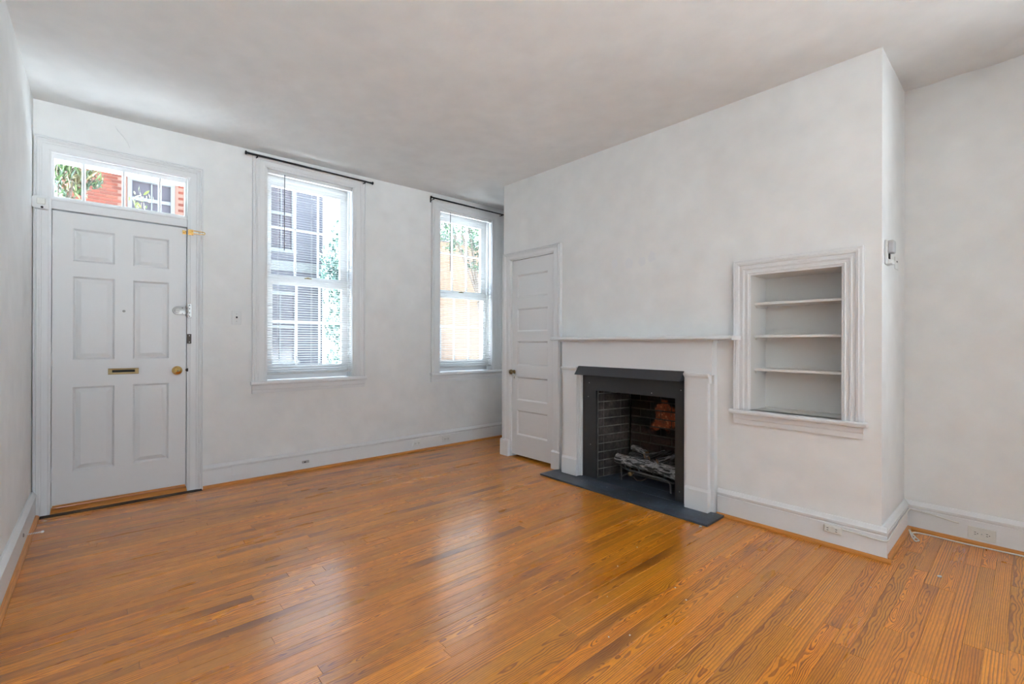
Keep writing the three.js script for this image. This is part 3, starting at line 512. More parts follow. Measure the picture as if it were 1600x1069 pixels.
// black surround, hood, hearth
{
  const s = tag(group('fireplace_surround', [BREAST, 0, -2.1]), 'flat black painted panel framing the firebox opening', 'fireplace surround');
  const g = new THREE.Shape(); g.moveTo(-2.607, 0.016); g.lineTo(-2.463, 0.016); g.lineTo(-2.463, 0.768); g.lineTo(-1.735, 0.768); g.lineTo(-1.735, 0.016); g.lineTo(-1.651, 0.016); g.lineTo(-1.651, 0.957); g.lineTo(-2.607, 0.957); g.closePath();
  const q = new THREE.ExtrudeGeometry(g, { depth: 0.018, bevelEnabled: true, bevelSize: 0.001, bevelThickness: 0.001, bevelSegments: 1 }); onRight(q, 0); q.translate(-0.002, 0, 2.1); mesh('panel', flat(q), M.blackPaint, s);
  for (const [z, y] of [[-2.545, 0.71], [-2.52, 0.30], [-1.69, 0.83], [-1.93, 0.79], [-2.535, 0.83], [-1.70, 0.09]]) mesh('screw', (() => { const k = lathe([[0, 0.0035], [0.004, 0.003], [0.005, 0]], [z, y, 0.019], [0, 0, 1], 10); onRight(k, 0); k.translate(0, 0, 2.1); return k; })(), M.nickel, s);
  const h = tag(group('smoke_hood', [BREAST, 0.935, -2.12]), 'black sheet metal hood strip under the mantel frieze', 'hood');
  const hp = mould([[0, 0.018], [0.0, 0.084], [0.070, 0.138], [0.072, 0.136], [0.004, 0.081], [0.004, 0.018]].map(([a, b]) => [-a, b]), V(-2.604, 0.974, 0), X, Y, Z, 0.968);
  onRight(hp, 0); hp.translate(0, -0.935, 2.12); mesh('sheet', hp, M.hood, h);
  const tri = new THREE.Shape(); tri.moveTo(0.084, 0.97); tri.lineTo(0.134, 0.905); tri.lineTo(0.09, 0.905); tri.lineTo(0.06, 0.94); tri.closePath();
  for (const z of [-2.603, -1.640]) { const e = new THREE.ExtrudeGeometry(tri, { depth: 0.002, bevelEnabled: false }); e.applyMatrix4(new THREE.Matrix4().makeBasis(V(-1, 0, 0), V(0, 1, 0), V(0, 0, 1)).setPosition(0, -0.935, z + 2.12)); mesh('end_plate', flat(e), M.hood, h); }
  const hearth = tag(group('hearth_slab', [2.99, 0, -2.13]), 'black slate hearth slab flush on the wood floor', 'hearth');
  const sh = new THREE.Shape(); sh.moveTo(2.908, -2.888); sh.lineTo(2.888, -1.372); sh.lineTo(3.134, -1.372); sh.lineTo(3.134, -2.866); sh.lineTo(3.100, -2.888); sh.closePath();
  const e = new THREE.ExtrudeGeometry(sh, { depth: 0.011, bevelEnabled: true, bevelSize: 0.002, bevelThickness: 0.002, bevelSegments: 2 }); e.rotateX(Math.PI / 2); e.translate(-2.99, 0.0135, 2.13); mesh('front_slab', boxUV(toCreasedNormals(e, 0.4)), M.slate, hearth);
  mesh('inner_slab', [rb(3.1385 - 2.99, 3.30 - 2.99, 0.0, 0.0155, -2.605 + 2.13, -1.655 + 2.13, 0.001)], M.slate, hearth);
  mesh('inner_slab', [rb(3.302 - 2.99, 3.62 - 2.99, 0.0, 0.0155, -2.46 + 2.13, -1.735 + 2.13, 0.001)], M.slate, hearth);
}

// ---------------------------------------------------------------- firebox of bricks
{
  const fb = tag(group('firebox', [3.39, 0, -2.1]), 'sooty brick firebox behind the black surround', 'firebox');
  const OX = 3.39, OZ = -2.1, C = 0.072, BH = 0.062, n = 11;
  const soot = tex(1024, 1024, (u, v) => {   // u, v: metres over the back wall and cheeks, 1 unit = 1 m
    const f = fbm(u * 9, v * 9, 401, 5), g = fbm(u * 60, v * 60, 409, 3), h = fbm(u * 30, v * 18, 419, 4);
    const black = [0.085, 0.075, 0.07], brown = [0.27, 0.20, 0.175], red = [0.58, 0.31, 0.20];
    const e = (f - 0.5) * 0.26 + (h - 0.5) * 0.10;
    const low = sstep(0.46, 0.36, v + e), spall = 1 - sstep(0.105, 0.14, Math.hypot((u - 0.34) * 0.9, (v - 0.53) * 0.95) + e * 0.55);
    const streak = sstep(0.60, 0.72, h);
    let c = black.map((b, k) => lerp(b, brown[k], Math.min(1, low * 0.75 + 0.15 * streak)));
    const light = [0.70, 0.50, 0.37];
    c = c.map((b, k) => lerp(b, lerp(red[k], light[k], sstep(0.55, 0.75, g) * 0.6), spall * (1 - 0.35 * sstep(0.4, 0.6, g) * sstep(0.5, 0.3, h))));
    return c.map(q => q * (0.85 + 0.35 * g));
  }, true);
  const cheek = tex(512, 512, (u, v) => { const f = fbm(u * 7, v * 7, 431, 4), g = fbm(u * 60, v * 50, 433, 3); const k = lerp(0.17, 0.30, sstep(0.3, 0.75, f)) * (0.75 + 0.5 * g); return [k * 1.08, k * 0.98, k * 0.94]; }, true);
  const bb = tex(256, 256, (u, v) => fbm(u * 20, v * 20, 441, 4, 20, 20), false, 4, 4);
  const mBack = std({ map: soot, roughness: 0.95, bumpMap: bb, bumpScale: 0.006 }), mCheek = std({ map: cheek, roughness: 0.95, bumpMap: bb, bumpScale: 0.006 });
  const mortarTone = tex(256, 256, (u, v) => { const k = 0.32 + 0.26 * fbm(u * 12, v * 12, 451, 4, 12, 12); return [k * 1.02, k, k * 0.96]; }, true, 2, 2);
  const mortar = std({ map: mortarTone, roughness: 1 });
  const r = rng(31);
  // walls as segments in plan: from (x,z) to (x,z); inner side is where the camera looks
  const A = [3.192, -2.464], B = [3.56, -2.395], Cc = [3.56, -1.80], D = [3.192, -1.734];
  const wallRun = (P, Q, lens, mat, u0, back, offAlt) => {
    const dx = Q[0] - P[0], dz = Q[1] - P[1], L = Math.hypot(dx, dz), ux = dx / L, uz = dz / L, nx = -uz * back, nz = ux * back;   // n: into the masonry
    for (let k = 0; k < n; k++) {
      let t = offAlt && k % 2 ? -offAlt : 0; let i = 0;
      while (t < L - 0.004) {
        const l = lens[Math.min(i, lens.length - 1)], a = Math.max(0, t) + 0.004, b = Math.min(L, t + l) - 0.004; i++;
        if (b - a > 0.012) {
          const prd = (r() - 0.5) * 0.004, g = new RoundedBoxGeometry(b - a, BH, 0.09, 1, 0.004), q = boxUV(g.index ? g.toNonIndexed() : g);
          const uv = q.attributes.uv, p = q.attributes.position; for (let v = 0; v < p.count; v++) uv.setXY(v, u0 + (a + b) / 2 + p.getX(v), 0.02 + k * C + C / 2 + p.getY(v));
          const M4 = new THREE.Matrix4().makeBasis(V(ux, 0, uz), V(0, 1, 0), V(-nx, 0, -nz)).setPosition(P[0] + ux * (a + b) / 2 + nx * (0.045 + prd) - OX, 0.018 + k * C + C / 2, P[1] + uz * (a + b) / 2 + nz * (0.045 + prd) - OZ);
          q.applyMatrix4(M4); mesh('brick', q, mat, fb);
        }
        t += l;
      }
    }
    const g = new THREE.BoxGeometry(L, n * C, 0.08); g.applyMatrix4(new THREE.Matrix4().makeBasis(V(ux, 0, uz), V(0, 1, 0), V(-nx, 0, -nz)).setPosition(P[0] + dx / 2 + nx * 0.047 - OX, 0.018 + n * C / 2, P[1] + dz / 2 + nz * 0.047 - OZ)); return flat(g);
  };
  const m1 = wallRun(A, B, [0.062, 0.20, 0.20], mCheek, 0.0, -1, 0);
  const m2 = wallRun(B, Cc, [0.20], mBack, 0.0, -1, 0.1);
  const m3 = wallRun(Cc, D, [0.20, 0.10, 0.062], mCheek, 0.4, -1, 0);
  mesh('mortar', [m1, m3], mortar, fb); mesh('sooty_mortar', m2, std({ map: mortarTone, color: rgb(0.4, 0.38, 0.36), roughness: 1 }), fb);
  mesh('throat', [bx(3.18 - OX, 3.75 - OX, 0.815, 0.86, -2.575 - OZ, -1.685 - OZ), bx(3.30 - OX, 3.66 - OX, -0.015, -0.001, -2.55 - OZ, -1.65 - OZ)], M.dark, fb);
  mesh('lintel', bx(3.175 - OX, 3.215 - OX, 0.772, 0.83, -2.50 - OZ, -1.70 - OZ), M.iron, fb);
}

// ---------------------------------------------------------------- grate, burner and logs
{
  const g = tag(group('log_grate', [3.36, 0.0155, -2.06]), 'black iron log grate in the firebox', 'grate');
  const o = (x, y, z) => [x - 3.36, y, z + 2.06];
  mesh('front_bar', tube([o(3.295, 0.125, -2.315), o(3.29, 0.108, -2.29), o(3.285, 0.10, -2.2), o(3.28, 0.096, -1.92), o(3.28, 0.090, -1.865), o(3.28, 0.066, -1.845), o(3.28, 0.0, -1.842)], 0.0075, 60, 8), M.iron, g);
  mesh('rear_bar', tube([o(3.46, 0.0, -2.29), o(3.46, 0.09, -2.28), o(3.46, 0.10, -2.24), o(3.46, 0.10, -1.92), o(3.46, 0.09, -1.88), o(3.46, 0.0, -1.87)], 0.0075, 60, 8), M.iron, g);
  for (const z of [-2.25, -2.12, -1.99, -1.90]) mesh('cross_bar', tube([o(3.262, 0.150, z), o(3.272, 0.118, z), o(3.30, 0.104, z), o(3.46, 0.108, z)], 0.006, 24, 8), M.iron, g);
  mesh('rear_leg', [cyl(o(3.29, 0, -2.30), o(3.29, 0.112, -2.30), 0.007, 0.007, 8)], M.iron, g);
  const b = tag(group('gas_burner', [3.36, 0.0155, -2.2]), 'small gas valve and pipe under the front log', 'burner');
  mesh('pipe', tube([[-0.06, 0.012, -0.13], [-0.05, 0.03, -0.10], [-0.03, 0.05, -0.06], [0.0, 0.055, 0.02], [0.0, 0.055, 0.34]], 0.008, 40, 8), M.iron, b);
  mesh('valve', [lathe([[0, 0.03], [0.016, 0.028], [0.018, 0.02], [0.018, 0.004], [0.010, 0], [0.008, -0.03]], [-0.075, 0.075, -0.0], [-1, 0, 0], 18)], M.oldBrass, b);
  mesh('hose', tube([[-0.075, 0.075, 0], [-0.07, 0.03, 0.05], [-0.065, 0.04, 0.10], [-0.05, 0.06, 0.13]], 0.006, 30, 8), M.darkMetal, b);
}
const barkMap = tex(1024, 512, (u, v) => { const f = fbm(u * 5, v * 16, 501, 5, 5, 16), c = sstep(0.42, 0.56, fbm(u * 9 + 0.7 * f, v * 26, 507, 4, 9, 26)), s = fbm(u * 40, v * 40, 511, 3, 40, 40); const k = lerp(0.22, 0.60, c) * (0.7 + 0.5 * s); const w = sstep(0.6, 0.8, f) * 0.14; return [k + w * 0.9, k * 0.99 + w * 0.6, k * 0.985 + w * 0.4]; }, true);
const barkBump = tex(1024, 512, (u, v) => { const f = fbm(u * 5, v * 16, 501, 5, 5, 16); return fbm(u * 9 + 0.7 * f, v * 26, 507, 4, 9, 26); }, false);
M.bark = std({ map: barkMap, roughness: 0.9, bumpMap: barkBump, bumpScale: 0.012 });
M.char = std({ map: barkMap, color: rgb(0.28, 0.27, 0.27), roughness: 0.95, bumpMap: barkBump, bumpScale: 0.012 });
const endMap = tex(256, 256, (u, v) => { const r = Math.hypot(u - 0.5, v - 0.5), g = fbm(u * 12, v * 12, 521, 4), k = 0.5 + 0.22 * Math.sin(r * 90 + g * 6) * 0.5 + 0.25 * (g - 0.5); return [k * 0.95, k * 0.74, k * 0.56]; }, true);
M.logEnd = std({ map: endMap, roughness: 0.9 });
function log(a, b, r0, r1, seed, mat, label, bend = 0.012) {
  const A = V(...a), B = V(...b), mid = A.clone().add(B).multiplyScalar(0.5), L = A.distanceTo(B), NS = 40, NR = 28;
  const g = new THREE.CylinderGeometry(1, 1, L, NR, NS, true), p = g.attributes.position;
  for (let i = 0; i < p.count; i++) {
    const x = p.getX(i), y = p.getY(i), z = p.getZ(i), t = y / L + 0.5, an = Math.atan2(z, x), R = lerp(r0, r1, t);
    const nn = fbm(Math.cos(an) * 1.6 + 5, Math.sin(an) * 1.6 + 5 + t * 6, seed, 3) - 0.5, ridge = fbm(Math.cos(an) * 6 + 9 + t * 2, Math.sin(an) * 6 + t * 9, seed + 7, 3) - 0.5;
    const q = R * (1 + 0.30 * nn + 0.26 * ridge); p.setXYZ(i, Math.cos(an) * q + bend * Math.sin(t * 3.1), y, Math.sin(an) * q);
  }
  const uv = g.attributes.uv; for (let i = 0; i < p.count; i++) uv.setXY(i, uv.getY(i) * L * 2.2, uv.getX(i));
  const cap = (s) => { const c = [], u2 = [], row = s > 0 ? 0 : NS; for (let k = 0; k < NR; k++) { const i = row * (NR + 1) + k, j = i + 1; const ord = s > 0 ? [i, j] : [j, i]; c.push(0, s * L / 2 * 1.0, 0); u2.push(0.5, 0.5); for (const m of [ord[1], ord[0]]) { c.push(p.getX(m), p.getY(m), p.getZ(m)); u2.push(0.5 + p.getX(m) / R2, 0.5 + p.getZ(m) / R2); } } const e = new THREE.BufferGeometry(); e.setAttribute('position', new THREE.Float32BufferAttribute(c, 3)); e.setAttribute('uv', new THREE.Float32BufferAttribute(u2, 2)); e.computeVertexNormals(); return e; };
  const R2 = Math.max(r0, r1) * 2.4;
  g.computeVertexNormals();
  const o = tag(group('fire_log', [mid.x, mid.y, mid.z]), label, 'log', { group: 'ceramic logs in the fireplace' });
  o.quaternion.setFromUnitVectors(V(0, 1, 0), B.clone().sub(A).normalize());
  mesh('bark', g, mat, o); mesh('cut_end', [cap(1), cap(-1)], M.logEnd, o);
}
log([3.305, 0.185, -2.355], [3.30, 0.170, -1.78], 0.043, 0.050, 601, M.bark, 'large grey front log with rough bark lying across the grate');
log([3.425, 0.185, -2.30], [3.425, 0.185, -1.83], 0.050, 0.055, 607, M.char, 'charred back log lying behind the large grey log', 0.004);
log([3.44, 0.268, -2.285], [3.36, 0.262, -2.10], 0.026, 0.020, 613, M.bark, 'short grey stick at the back, leftmost on top of the logs', 0.008);
log([3.33, 0.245, -2.105], [3.47, 0.275, -2.00], 0.022, 0.017, 617, M.bark, 'forked grey stick, second on top of the logs', 0.012);
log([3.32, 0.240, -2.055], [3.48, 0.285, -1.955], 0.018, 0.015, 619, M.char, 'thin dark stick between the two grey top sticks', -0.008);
log([3.29, 0.236, -1.965], [3.46, 0.285, -1.86], 0.021, 0.018, 623, M.bark, 'grey stick on top of the logs, closest to the right jamb', 0.006);

// ---------------------------------------------------------------- built-in bookcase niche
{
  const b = tag(group('built_in_bookcase', [BREAST, 0, -0.966]), 'white built-in bookcase recessed in the chimney breast', 'bookcase');
  const put = (g) => { onRight(g, 0); g.translate(0, 0, 0.966); return g; };
  const a0 = -1.214, a1 = -0.718, y0 = 0.737, y1 = 1.616, dp = 0.25;
  mesh('back_panel', flat(put(bx(a0 - 0.01, a1 + 0.01, y0 - 0.02, y1 + 0.01, -dp - 0.015, -dp))), M.niche, b);
  mesh('side_panel', flat(put(bx(a0 - 0.012, a0, y0 - 0.02, y1 + 0.01, -dp, 0.002))), M.niche, b);
  mesh('side_panel', flat(put(bx(a1, a1 + 0.012, y0 - 0.02, y1 + 0.01, -dp, 0.002))), M.niche, b);
  mesh('top_panel', flat(put(bx(a0 - 0.012, a1 + 0.012, y1, y1 + 0.012, -dp, 0.002))), M.niche, b);
  mesh('bottom_panel', flat(put(bx(a0 - 0.012, a1 + 0.012, y0 - 0.014, y0, -dp, 0.0))), M.niche, b);
  for (const y of [1.433, 1.220, 1.0]) mesh('shelf', put(rb(a0, a1, y - 0.008, y + 0.008, -dp, -0.05, 0.002)), M.niche, b);
  for (const y of [1.433, 1.220, 1.0]) for (const s of [a0, a1 - 0.01]) mesh('cleat', flat(put(bx(s, s + 0.01, y - 0.024, y - 0.008, -dp, -0.07))), M.niche, b);
  const wide = 0.100;
  const P = [[0, 0], [0, 0.012], [0.010, 0.014], [0.014, 0.020], [0.018, 0.020], [0.022, 0.015], [0.036, 0.015], [0.040, 0.022], [0.048, 0.024], [0.052, 0.020], [0.066, 0.020], [0.070, 0.028], [0.082, 0.032], [0.086, 0.028], [0.100, 0.030], [0.104, 0.026], [0.104, 0]];
  const pl = (g) => put(g);
  mesh('casing', pl(mould(P, V(a0, 0.735, 0), Y, nX, Z, y1 - 0.735, 0, 1)), M.trim, b);
  mesh('casing', pl(mould(P, V(a1, 0.735, 0), Y, X, Z, y1 - 0.735, 0, 1)), M.trim, b);
  mesh('casing', pl(mould(P, V(a0, y1, 0), X, Y, Z, a1 - a0, -1, 1)), M.trim, b);
  mesh('sill', pl(mould([[-0.05, 0], [0.044, 0], [0.050, 0.005], [0.052, 0.014], [0.050, 0.022], [0.044, 0.027], [-0.05, 0.027]], V(a0 - 0.122, 0.710, 0), X, Z, Y, a1 - a0 + 0.244)), M.trim, b);
  mesh('apron', pl(mould([[0, 0], [0, 0.016], [0.030, 0.018], [0.034, 0.022], [0.040, 0.024], [0.067, 0.026], [0.067, 0]], V(a0 - 0.102, 0.643, 0), X, Y, Z, a1 - a0 + 0.204)), M.trim, b);
}

// ---------------------------------------------------------------- thermostat, wires and cord
{
  const t = tag(group('wall_phone_cradle', [3.275, 1.68, BZ1]), 'small grey and white wall cradle on the side of the chimney breast', 'phone cradle');
  mesh('back_plate', rb(-0.045, 0.045, -0.068, 0.070, 0, 0.014, 0.006), M.plastic, t);
  mesh('cradle', rb(-0.036, 0.030, -0.005, 0.066, 0.012, 0.040, 0.008), M.greyPlastic, t);
  mesh('foot', rb(-0.036, 0.036, -0.066, -0.040, 0.012, 0.034, 0.006), M.plastic, t);
  mesh('contact', bx(-0.020, 0.012, -0.034, -0.006, 0.012, 0.018), M.dark, t);
  const j = tag(group('phone_plate', [3.56, 1.655, BZ1]), 'small white jack plate beside the wall cradle', 'jack');
  mesh('plate', rb(-0.05, 0.05, -0.036, 0.036, 0, 0.005, 0.002), M.plastic, j); mesh('socket', bx(-0.016, 0.012, 0.006, 0.014, 0.003, 0.0065), M.dark, j);
}
{
  const w = mesh('baseboard_wire', tube([[BREAST - 0.026, 0.118, -0.710], [BREAST - 0.026, 0.116, -0.66], [BREAST - 0.027, 0.112, -0.58], [BREAST - 0.030, 0.112, BZ1 + 0.012], [BREAST - 0.010, 0.116, BZ1 + 0.030], [BREAST + 0.15, 0.120, BZ1 + 0.027], [BREAST + 0.40, 0.128, BZ1 + 0.027], [RIGHT - 0.040, 0.130, BZ1 + 0.030], [RIGHT - 0.027, 0.128, BZ1 + 0.05], [RIGHT - 0.026, 0.122, BZ1 + 0.14], [RIGHT - 0.030, 0.108, BZ1 + 0.23], [RIGHT - 0.026, 0.106, BZ1 + 0.255]], 0.0042, 160, 7), M.ivory);
  tag(w, 'white wire running along the baseboard round the chimney breast', 'wire');
  const c = mesh('floor_cord', tube([[BREAST + 0.06, 0.085, BZ1 + 0.031], [3.62, 0.012, BZ1 + 0.075], [3.68, 0.0045, BZ1 + 0.075], [3.725, 0.0045, -0.49], [3.77, 0.0045, -0.47], [3.782, 0.0045, -0.40], [3.775, 0.0045, -0.28], [3.79, 0.0045, -0.12], [3.80, 0.0045, 0.02], [3.80, 0.0045, 0.5], [3.79, 0.0045, 1.2]].slice(1), 0.0042, 160, 7), M.ivory);
  tag(c, 'white cord lying on the floor along the right recess', 'cord');
  const l = mesh('cord_loop', tube([[3.635, 0.055, BZ1 + 0.052], [3.62, 0.02, BZ1 + 0.068], [3.605, 0.0045, BZ1 + 0.085], [3.635, 0.0045, BZ1 + 0.098], [3.66, 0.012, BZ1 + 0.075], [3.65, 0.05, BZ1 + 0.05]], 0.0038, 60, 7), M.ivory);
  tag(l, 'short white cord loop hanging at the recess corner', 'cord');
  // scraps on the floor
  const leaf = new THREE.Shape(); leaf.moveTo(-0.03, 0); leaf.quadraticCurveTo(0, 0.008, 0.03, 0); leaf.quadraticCurveTo(0, -0.004, -0.03, 0);
  const lg = new THREE.ExtrudeGeometry(leaf, { depth: 0.001, bevelEnabled: false }); lg.rotateX(-Math.PI / 2); lg.rotateY(-0.2); lg.translate(0.664, 0.0012, -2.632);
  tag(mesh('dry_leaf', flat(lg), std({ color: rgb(0.25, 0.17, 0.05), roughness: 0.8 })), 'thin dry leaf sliver on the floor before the door', 'leaf');
  const r = rng(91), chips = [];
  for (const [x, z, s] of [[2.029, -1.441, 3], [1.587, -1.068, 3], [2.057, -1.131, 3], [2.86, -1.40, 8], [1.997, -1.044, 3], [2.769, -0.511, 3], [3.152, -0.303, 9], [1.514, -1.117, 3], [2.305, -0.672, 3], [2.3, -1.5, 3], [2.2, -0.9, 2], [2.6, -1.1, 2.5], [1.75, -1.3, 2], [2.45, -0.75, 2.5]]) { const g = new THREE.IcosahedronGeometry(s * 0.0011, 1); const p = g.attributes.position; g.scale(1.3, 0.45, 0.9); g.rotateY(r() * 6); g.translate(x, s * 0.0005, z); chips.push(flat(g)); }
  for (let k = 0; k < 40; k++) { const g = new THREE.IcosahedronGeometry(0.001 + r() * 0.0015, 0); g.scale(1.2, 0.5, 1); g.translate(2.87 - r() * 0.05, 0.001, -2.6 + r() * 1.25); chips.push(flat(g)); }
  for (let k = 0; k < 16; k++) { const g = new THREE.IcosahedronGeometry(0.001 + r() * 0.0018, 0); g.scale(1.2, 0.5, 1); g.translate(2.93 + r() * 0.18, 0.0165, -2.8 + r() * 1.35); chips.push(flat(g)); }
  const d = tag(mesh('debris', chips, M.plastic), 'white paint crumbs scattered on the floor and hearth', 'debris'); d.userData.kind = 'stuff';
}

// ---------------------------------------------------------------- outside: street, houses, trees
const GY = -0.7, FZ = -14;
const asphalt = std({ color: rgb(0.10, 0.10, 0.105), roughness: 0.95 }), paving = std({ color: rgb(0.38, 0.375, 0.365), roughness: 0.9 }), darkPaving = std({ color: rgb(0.16, 0.15, 0.14), roughness: 0.9 });
struct(mesh('street', bx(-30, 30, GY - 0.3, GY, -12.2, -9.4), asphalt), 'grey asphalt street outside the windows', 'street');
struct(mesh('sidewalk', bx(-30, 30, GY - 0.3, GY + 0.12, -9.4, FRONT - 0.26), paving), 'pale sidewalk in front of the house', 'sidewalk');
struct(mesh('sidewalk', bx(-30, 30, GY - 0.3, GY + 0.12, -30, -12.2), darkPaving), 'dark brick sidewalk across the street', 'sidewalk');
struct(mesh('bounce_ground', [bx(RIGHT + 0.26, 40, GY - 0.3, -0.12, -4.0, 40), bx(-30, RIGHT + 0.26, GY - 0.3, -0.12, REAR + 0.3, 40)], std({ color: rgb(0.60, 0.58, 0.55), roughness: 0.95 })), 'added pale patio behind and beside the house', 'bounce_ground');  // unseen ground, added pale to bounce sunlight through the windows onto the ceiling
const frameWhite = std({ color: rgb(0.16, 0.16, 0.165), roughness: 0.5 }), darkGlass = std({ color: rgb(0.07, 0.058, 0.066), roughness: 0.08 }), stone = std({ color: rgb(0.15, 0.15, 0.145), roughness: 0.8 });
function houseWindow(h, x0, x1, y0, y1, z, rail, cols = 2) {
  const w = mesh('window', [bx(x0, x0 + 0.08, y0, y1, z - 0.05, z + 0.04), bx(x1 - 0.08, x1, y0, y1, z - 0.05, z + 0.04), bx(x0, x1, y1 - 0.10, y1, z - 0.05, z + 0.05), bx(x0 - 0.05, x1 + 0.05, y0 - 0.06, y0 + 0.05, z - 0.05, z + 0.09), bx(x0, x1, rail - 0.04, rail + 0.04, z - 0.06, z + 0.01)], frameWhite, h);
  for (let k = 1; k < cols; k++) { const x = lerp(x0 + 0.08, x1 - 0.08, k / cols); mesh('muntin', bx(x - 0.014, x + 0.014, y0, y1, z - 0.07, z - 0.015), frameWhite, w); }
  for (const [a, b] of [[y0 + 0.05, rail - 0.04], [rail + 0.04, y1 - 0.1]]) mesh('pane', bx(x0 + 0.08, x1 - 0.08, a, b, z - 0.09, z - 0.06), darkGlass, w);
}
{
  const h = tag(group('brick_house', [1.0, GY, FZ]), 'red brick house seen through the transom', 'house');
  const o = (g) => { g.translate(-1.0, -GY, -FZ); return g; };
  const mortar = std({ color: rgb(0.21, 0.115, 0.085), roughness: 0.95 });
  const body = sheetWithHoles(-0.66, 2.6, GY, 6.3, [[0.44, 1.33, 3.3, 5.06], [0.5, 1.4, 0.4, 2.2]], 0.3); body.translate(0, 0, FZ - 0.315);
  mesh('wall', [o(boxUV(body)), o(bx(-0.66, 2.6, GY, 6.3, FZ - 5, FZ - 0.6))], mortar, h);
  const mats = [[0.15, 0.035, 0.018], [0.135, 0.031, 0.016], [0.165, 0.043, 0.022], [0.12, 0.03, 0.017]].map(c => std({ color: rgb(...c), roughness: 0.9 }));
  const geo = rb(-0.0985, 0.0985, -0.028, 0.028, -0.03, 0.0, 0.003, 1), half = rb(-0.046, 0.046, -0.028, 0.028, -0.03, 0.0, 0.003, 1);
  const r = rng(61); const rest = []; let cnt = 0;
  for (let k = 0; k < 104; k++) {
    const y = GY + 0.05 + k * 0.0745; if (y > 6.25) break;
    for (let i = -1; i < 17; i++) {
      const x = -0.66 + 0.1 + i * 0.2065 + (k % 2 ? 0.103 : 0); if (x < -0.58 || x > 2.5) continue;
      let hit = false; for (const [a, b, c, e] of [[0.44, 1.33, 3.25, 5.12], [0.5, 1.4, 0.35, 2.2]]) if (x + 0.1 > a && x - 0.1 < b && y > c && y < e) hit = true;
      if (hit) continue;
      const seen = y > 3.9 && y < 5.3 && x < 1.75 && cnt < 296;
      if (seen) { const m = mesh('brick', geo, mats[Math.floor(r() * 4)], h); m.position.set(x - 1.0, y - GY, 0.0); cnt++; }
      else rest.push([x - 1.0, y - GY]);
    }
  }
  const im = new THREE.InstancedMesh(geo, mats[0], rest.length); rest.forEach(([x, y], k) => im.setMatrixAt(k, new THREE.Matrix4().setPosition(x, y, 0))); im.name = 'brick_field'; im.userData.kind = 'stuff'; im.castShadow = im.receiveShadow = true; h.add(im);
  houseWindow(h, 0.44 - 1, 1.33 - 1, 3.3 - GY, 5.06 - GY, -0.02, 4.55 - GY, 2);
  houseWindow(h, 0.5 - 1, 1.4 - 1, 0.4 - GY, 2.2 - GY, -0.02, 1.3 - GY, 2);
  mesh('lintel', o(bx(0.36, 1.41, 5.06, 5.22, FZ - 0.06, FZ + 0.015)), stone, h);
  mesh('cornice', o(bx(-0.7, 2.61, 6.25, 6.5, FZ - 0.3, FZ + 0.25)), frameWhite, h);
}
{
  const h = tag(group('grey_house', [3.8, GY, FZ]), 'grey-mauve painted house seen through the nearer window', 'house');
  const o = (g) => { g.translate(-3.8, -GY, -FZ); return g; };
  const tone = tex(256, 256, (u, v) => { const row = Math.floor(v * 16), f = (v * 16) % 1, fx = (u * 6 + (row % 2) * 0.5) % 1; return 0.5 + 0.4 * fbm(u * 20, v * 20, 701, 3, 20, 20); }, false);
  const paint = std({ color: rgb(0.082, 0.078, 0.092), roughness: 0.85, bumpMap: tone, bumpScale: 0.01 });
  const body = sheetWithHoles(2.63, 4.9, GY, 6.1, [[3.42, 4.12, 3.75, 5.85], [3.3, 4.2, 0.6, 2.6]], 0.3); body.translate(0, 0, FZ - 0.3);
  mesh('wall', [o(boxUV(body)), o(bx(2.63, 4.9, GY, 6.1, FZ - 5, FZ - 0.6))], paint, h);
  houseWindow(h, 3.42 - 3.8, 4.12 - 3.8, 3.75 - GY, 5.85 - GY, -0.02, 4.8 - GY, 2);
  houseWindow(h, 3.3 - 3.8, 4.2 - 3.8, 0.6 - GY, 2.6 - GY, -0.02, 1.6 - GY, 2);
  mesh('belt_course', o(bx(2.63, 4.9, 3.18, 3.45, FZ - 0.02, FZ + 0.08)), stone, h);
  mesh('cornice', o(bx(2.63, 4.95, 6.0, 6.25, FZ - 0.3, FZ + 0.3)), frameWhite, h);
}
{
  const h = tag(group('peach_house', [11, GY, -16]), 'peach stucco house seen through the far corner window', 'house');
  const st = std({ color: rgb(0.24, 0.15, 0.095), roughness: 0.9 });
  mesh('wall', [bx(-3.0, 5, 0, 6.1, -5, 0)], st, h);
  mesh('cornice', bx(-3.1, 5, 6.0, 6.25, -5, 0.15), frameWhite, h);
  houseWindow(h, 1.4, 2.3, 3.6, 5.2, 0.06, 4.4, 2); houseWindow(h, -1.6, -0.7, 1.0, 2.6, 0.06, 1.8, 2);
}
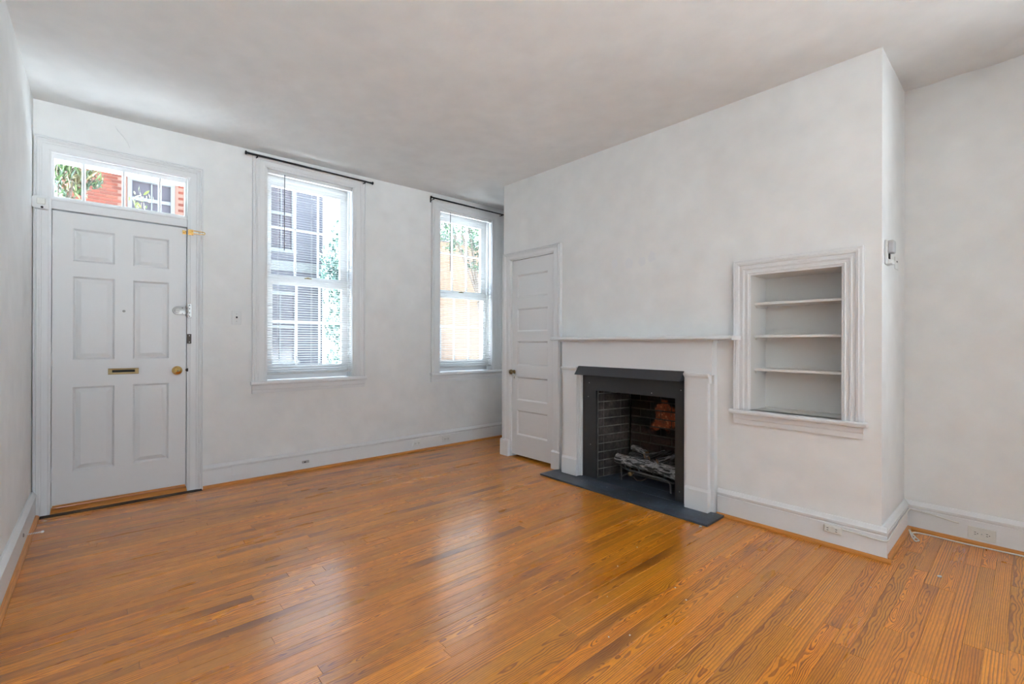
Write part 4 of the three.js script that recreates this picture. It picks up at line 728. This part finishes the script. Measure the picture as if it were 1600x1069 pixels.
// trees: trunk, limbs and separate leaves
function leafGeo(w, l) { const s = new THREE.Shape(); s.moveTo(0, 0); s.quadraticCurveTo(w, l * 0.4, 0, l); s.quadraticCurveTo(-w, l * 0.4, 0, 0); const g = new THREE.ShapeGeometry(s, 3); const p = g.attributes.position; for (let i = 0; i < p.count; i++) p.setZ(i, Math.abs(p.getX(i)) * 0.5 - p.getY(i) * p.getY(i) * 0.8); g.computeVertexNormals(); return g; }
function tree(name, label, base, clumps, count, leaf, cols, seed, category = 'tree') {
  const t = tag(group(name, base), label, category), r = rng(seed);
  const bark = std({ color: rgb(0.11, 0.085, 0.065), roughness: 0.95 });
  const top = clumps.reduce((a, c) => [a[0] + c[0] / clumps.length, a[1] + c[1] / clumps.length, a[2] + c[2] / clumps.length], [0, 0, 0]);
  const trunkTop = [top[0] * 0.5, top[1] * 0.62, top[2] * 0.5];
  mesh('trunk', tube([[0, 0, 0], [trunkTop[0] * 0.2, trunkTop[1] * 0.5, trunkTop[2] * 0.2], trunkTop], leaf.trunk, 14, 8), bark, t);
  for (const c of clumps) mesh('limb', tube([trunkTop, [(trunkTop[0] + c[0]) / 2, (trunkTop[1] + c[1]) / 2 + 0.1, (trunkTop[2] + c[2]) / 2], [c[0], c[1], c[2]]], leaf.trunk * 0.4, 12, 6), bark, t);
  const lm = new THREE.MeshPhysicalMaterial({ color: rgb(1, 1, 1), roughness: 0.9, transmission: 0.35, thickness: 0, side: THREE.DoubleSide });
  const im = new THREE.InstancedMesh(leafGeo(leaf.w, leaf.l), lm, count), q = new THREE.Quaternion(), m4 = new THREE.Matrix4(), col = new THREE.Color();
  const tot = clumps.reduce((a, c) => a + c[3] ** 2, 0); let k = 0;
  for (const c of clumps) { const n = Math.round(count * c[3] ** 2 / tot); for (let i = 0; i < n && k < count; i++, k++) {
    const u = r() * 2 - 1, a = r() * 6.2832, R = c[3] * Math.cbrt(0.15 + 0.85 * r()) * (0.75 + 0.5 * fbm(u * 3 + 5, a * 2, seed, 2)), s = Math.sqrt(1 - u * u);
    q.setFromEuler(new THREE.Euler(r() * 2.4 - 1.9, r() * 6.28, r() * 1.6 - 0.8)); const sc = 0.7 + 0.6 * r();
    m4.compose(V(c[0] + s * Math.cos(a) * R, c[1] + u * R * 0.8, c[2] + s * Math.sin(a) * R), q, V(sc, sc, sc)); im.setMatrixAt(k, m4);
    const cc = cols[Math.floor(r() * cols.length)], b = 0.75 + 0.5 * r(); im.setColorAt(k, col.setRGB(cc[0] * b, cc[1] * b, cc[2] * b)); } }
  im.count = k; im.name = 'foliage'; im.userData.kind = 'stuff'; im.castShadow = im.receiveShadow = true; t.add(im);
}
tree('street_tree', 'leafy tree seen in the leftmost transom pane', [-0.62, GY, -10.2], [[0.20, 4.32, 0, 0.26], [0.30, 4.62, 0.1, 0.30], [0.10, 4.72, 0, 0.28], [0.46, 4.48, 0, 0.18], [-0.1, 4.5, 0, 0.22], [0.3, 5.0, 0, 0.3]], 1000, { w: 0.03, l: 0.17, trunk: 0.028 }, [[0.09, 0.15, 0.045], [0.12, 0.165, 0.055], [0.07, 0.12, 0.07], [0.16, 0.13, 0.055]], 811);
tree('sapling', 'bright yellow-green sapling before the brick house window', [0.30, GY, -8.0], [[0.10, 3.78, 0, 0.14], [0.02, 3.62, 0.02, 0.10]], 46, { w: 0.024, l: 0.085, trunk: 0.012 }, [[0.13, 0.16, 0.03], [0.10, 0.15, 0.035], [0.15, 0.16, 0.045]], 821);
tree('dense_tree', 'blue-green tree beside the grey house', [5.35, GY, -13], [[0.0, 4.2, 0, 0.75], [0.05, 4.95, 0, 0.6], [0.1, 3.2, 0, 0.8], [0.0, 2.3, 0, 0.75], [0.1, 1.3, 0.2, 0.8], [-0.05, 3.7, -0.3, 0.7]], 4600, { w: 0.06, l: 0.17, trunk: 0.09 }, [[0.05, 0.11, 0.085], [0.065, 0.13, 0.09], [0.04, 0.09, 0.075]], 831);
tree('shade_tree', 'loose green tree in the far corner window', [8.1, GY, -10], [[-1.0, 4.75, 0, 0.62], [-0.45, 5.15, 0.1, 0.6], [-1.55, 5.2, 0, 0.5], [-0.35, 4.4, 0, 0.32], [-0.55, 3.9, 0, 0.22], [-0.9, 5.6, 0, 0.6]], 1700, { w: 0.05, l: 0.14, trunk: 0.08 }, [[0.06, 0.11, 0.05], [0.08, 0.14, 0.06], [0.05, 0.095, 0.06]], 841);
for (const [x, z, s, l] of [[3.3, -12.6, 851, 'low shrub below the grey house, left one'], [4.3, -12.7, 857, 'low shrub below the grey house, right one'], [9.4, -12.9, 863, 'low shrub before the peach house']]) tree('street_shrub', l, [x, GY + 0.12, z], [[0, 0.45, 0, 0.45], [0.3, 0.6, 0.1, 0.4], [-0.3, 0.5, 0, 0.38]], 420, { w: 0.05, l: 0.13, trunk: 0.02 }, [[0.05, 0.09, 0.04], [0.07, 0.11, 0.05]], s, 'shrub');

scene.traverse(o => { if (o.isMesh) { o.castShadow = true; o.receiveShadow = true; } });
renderer.render(scene, camera);
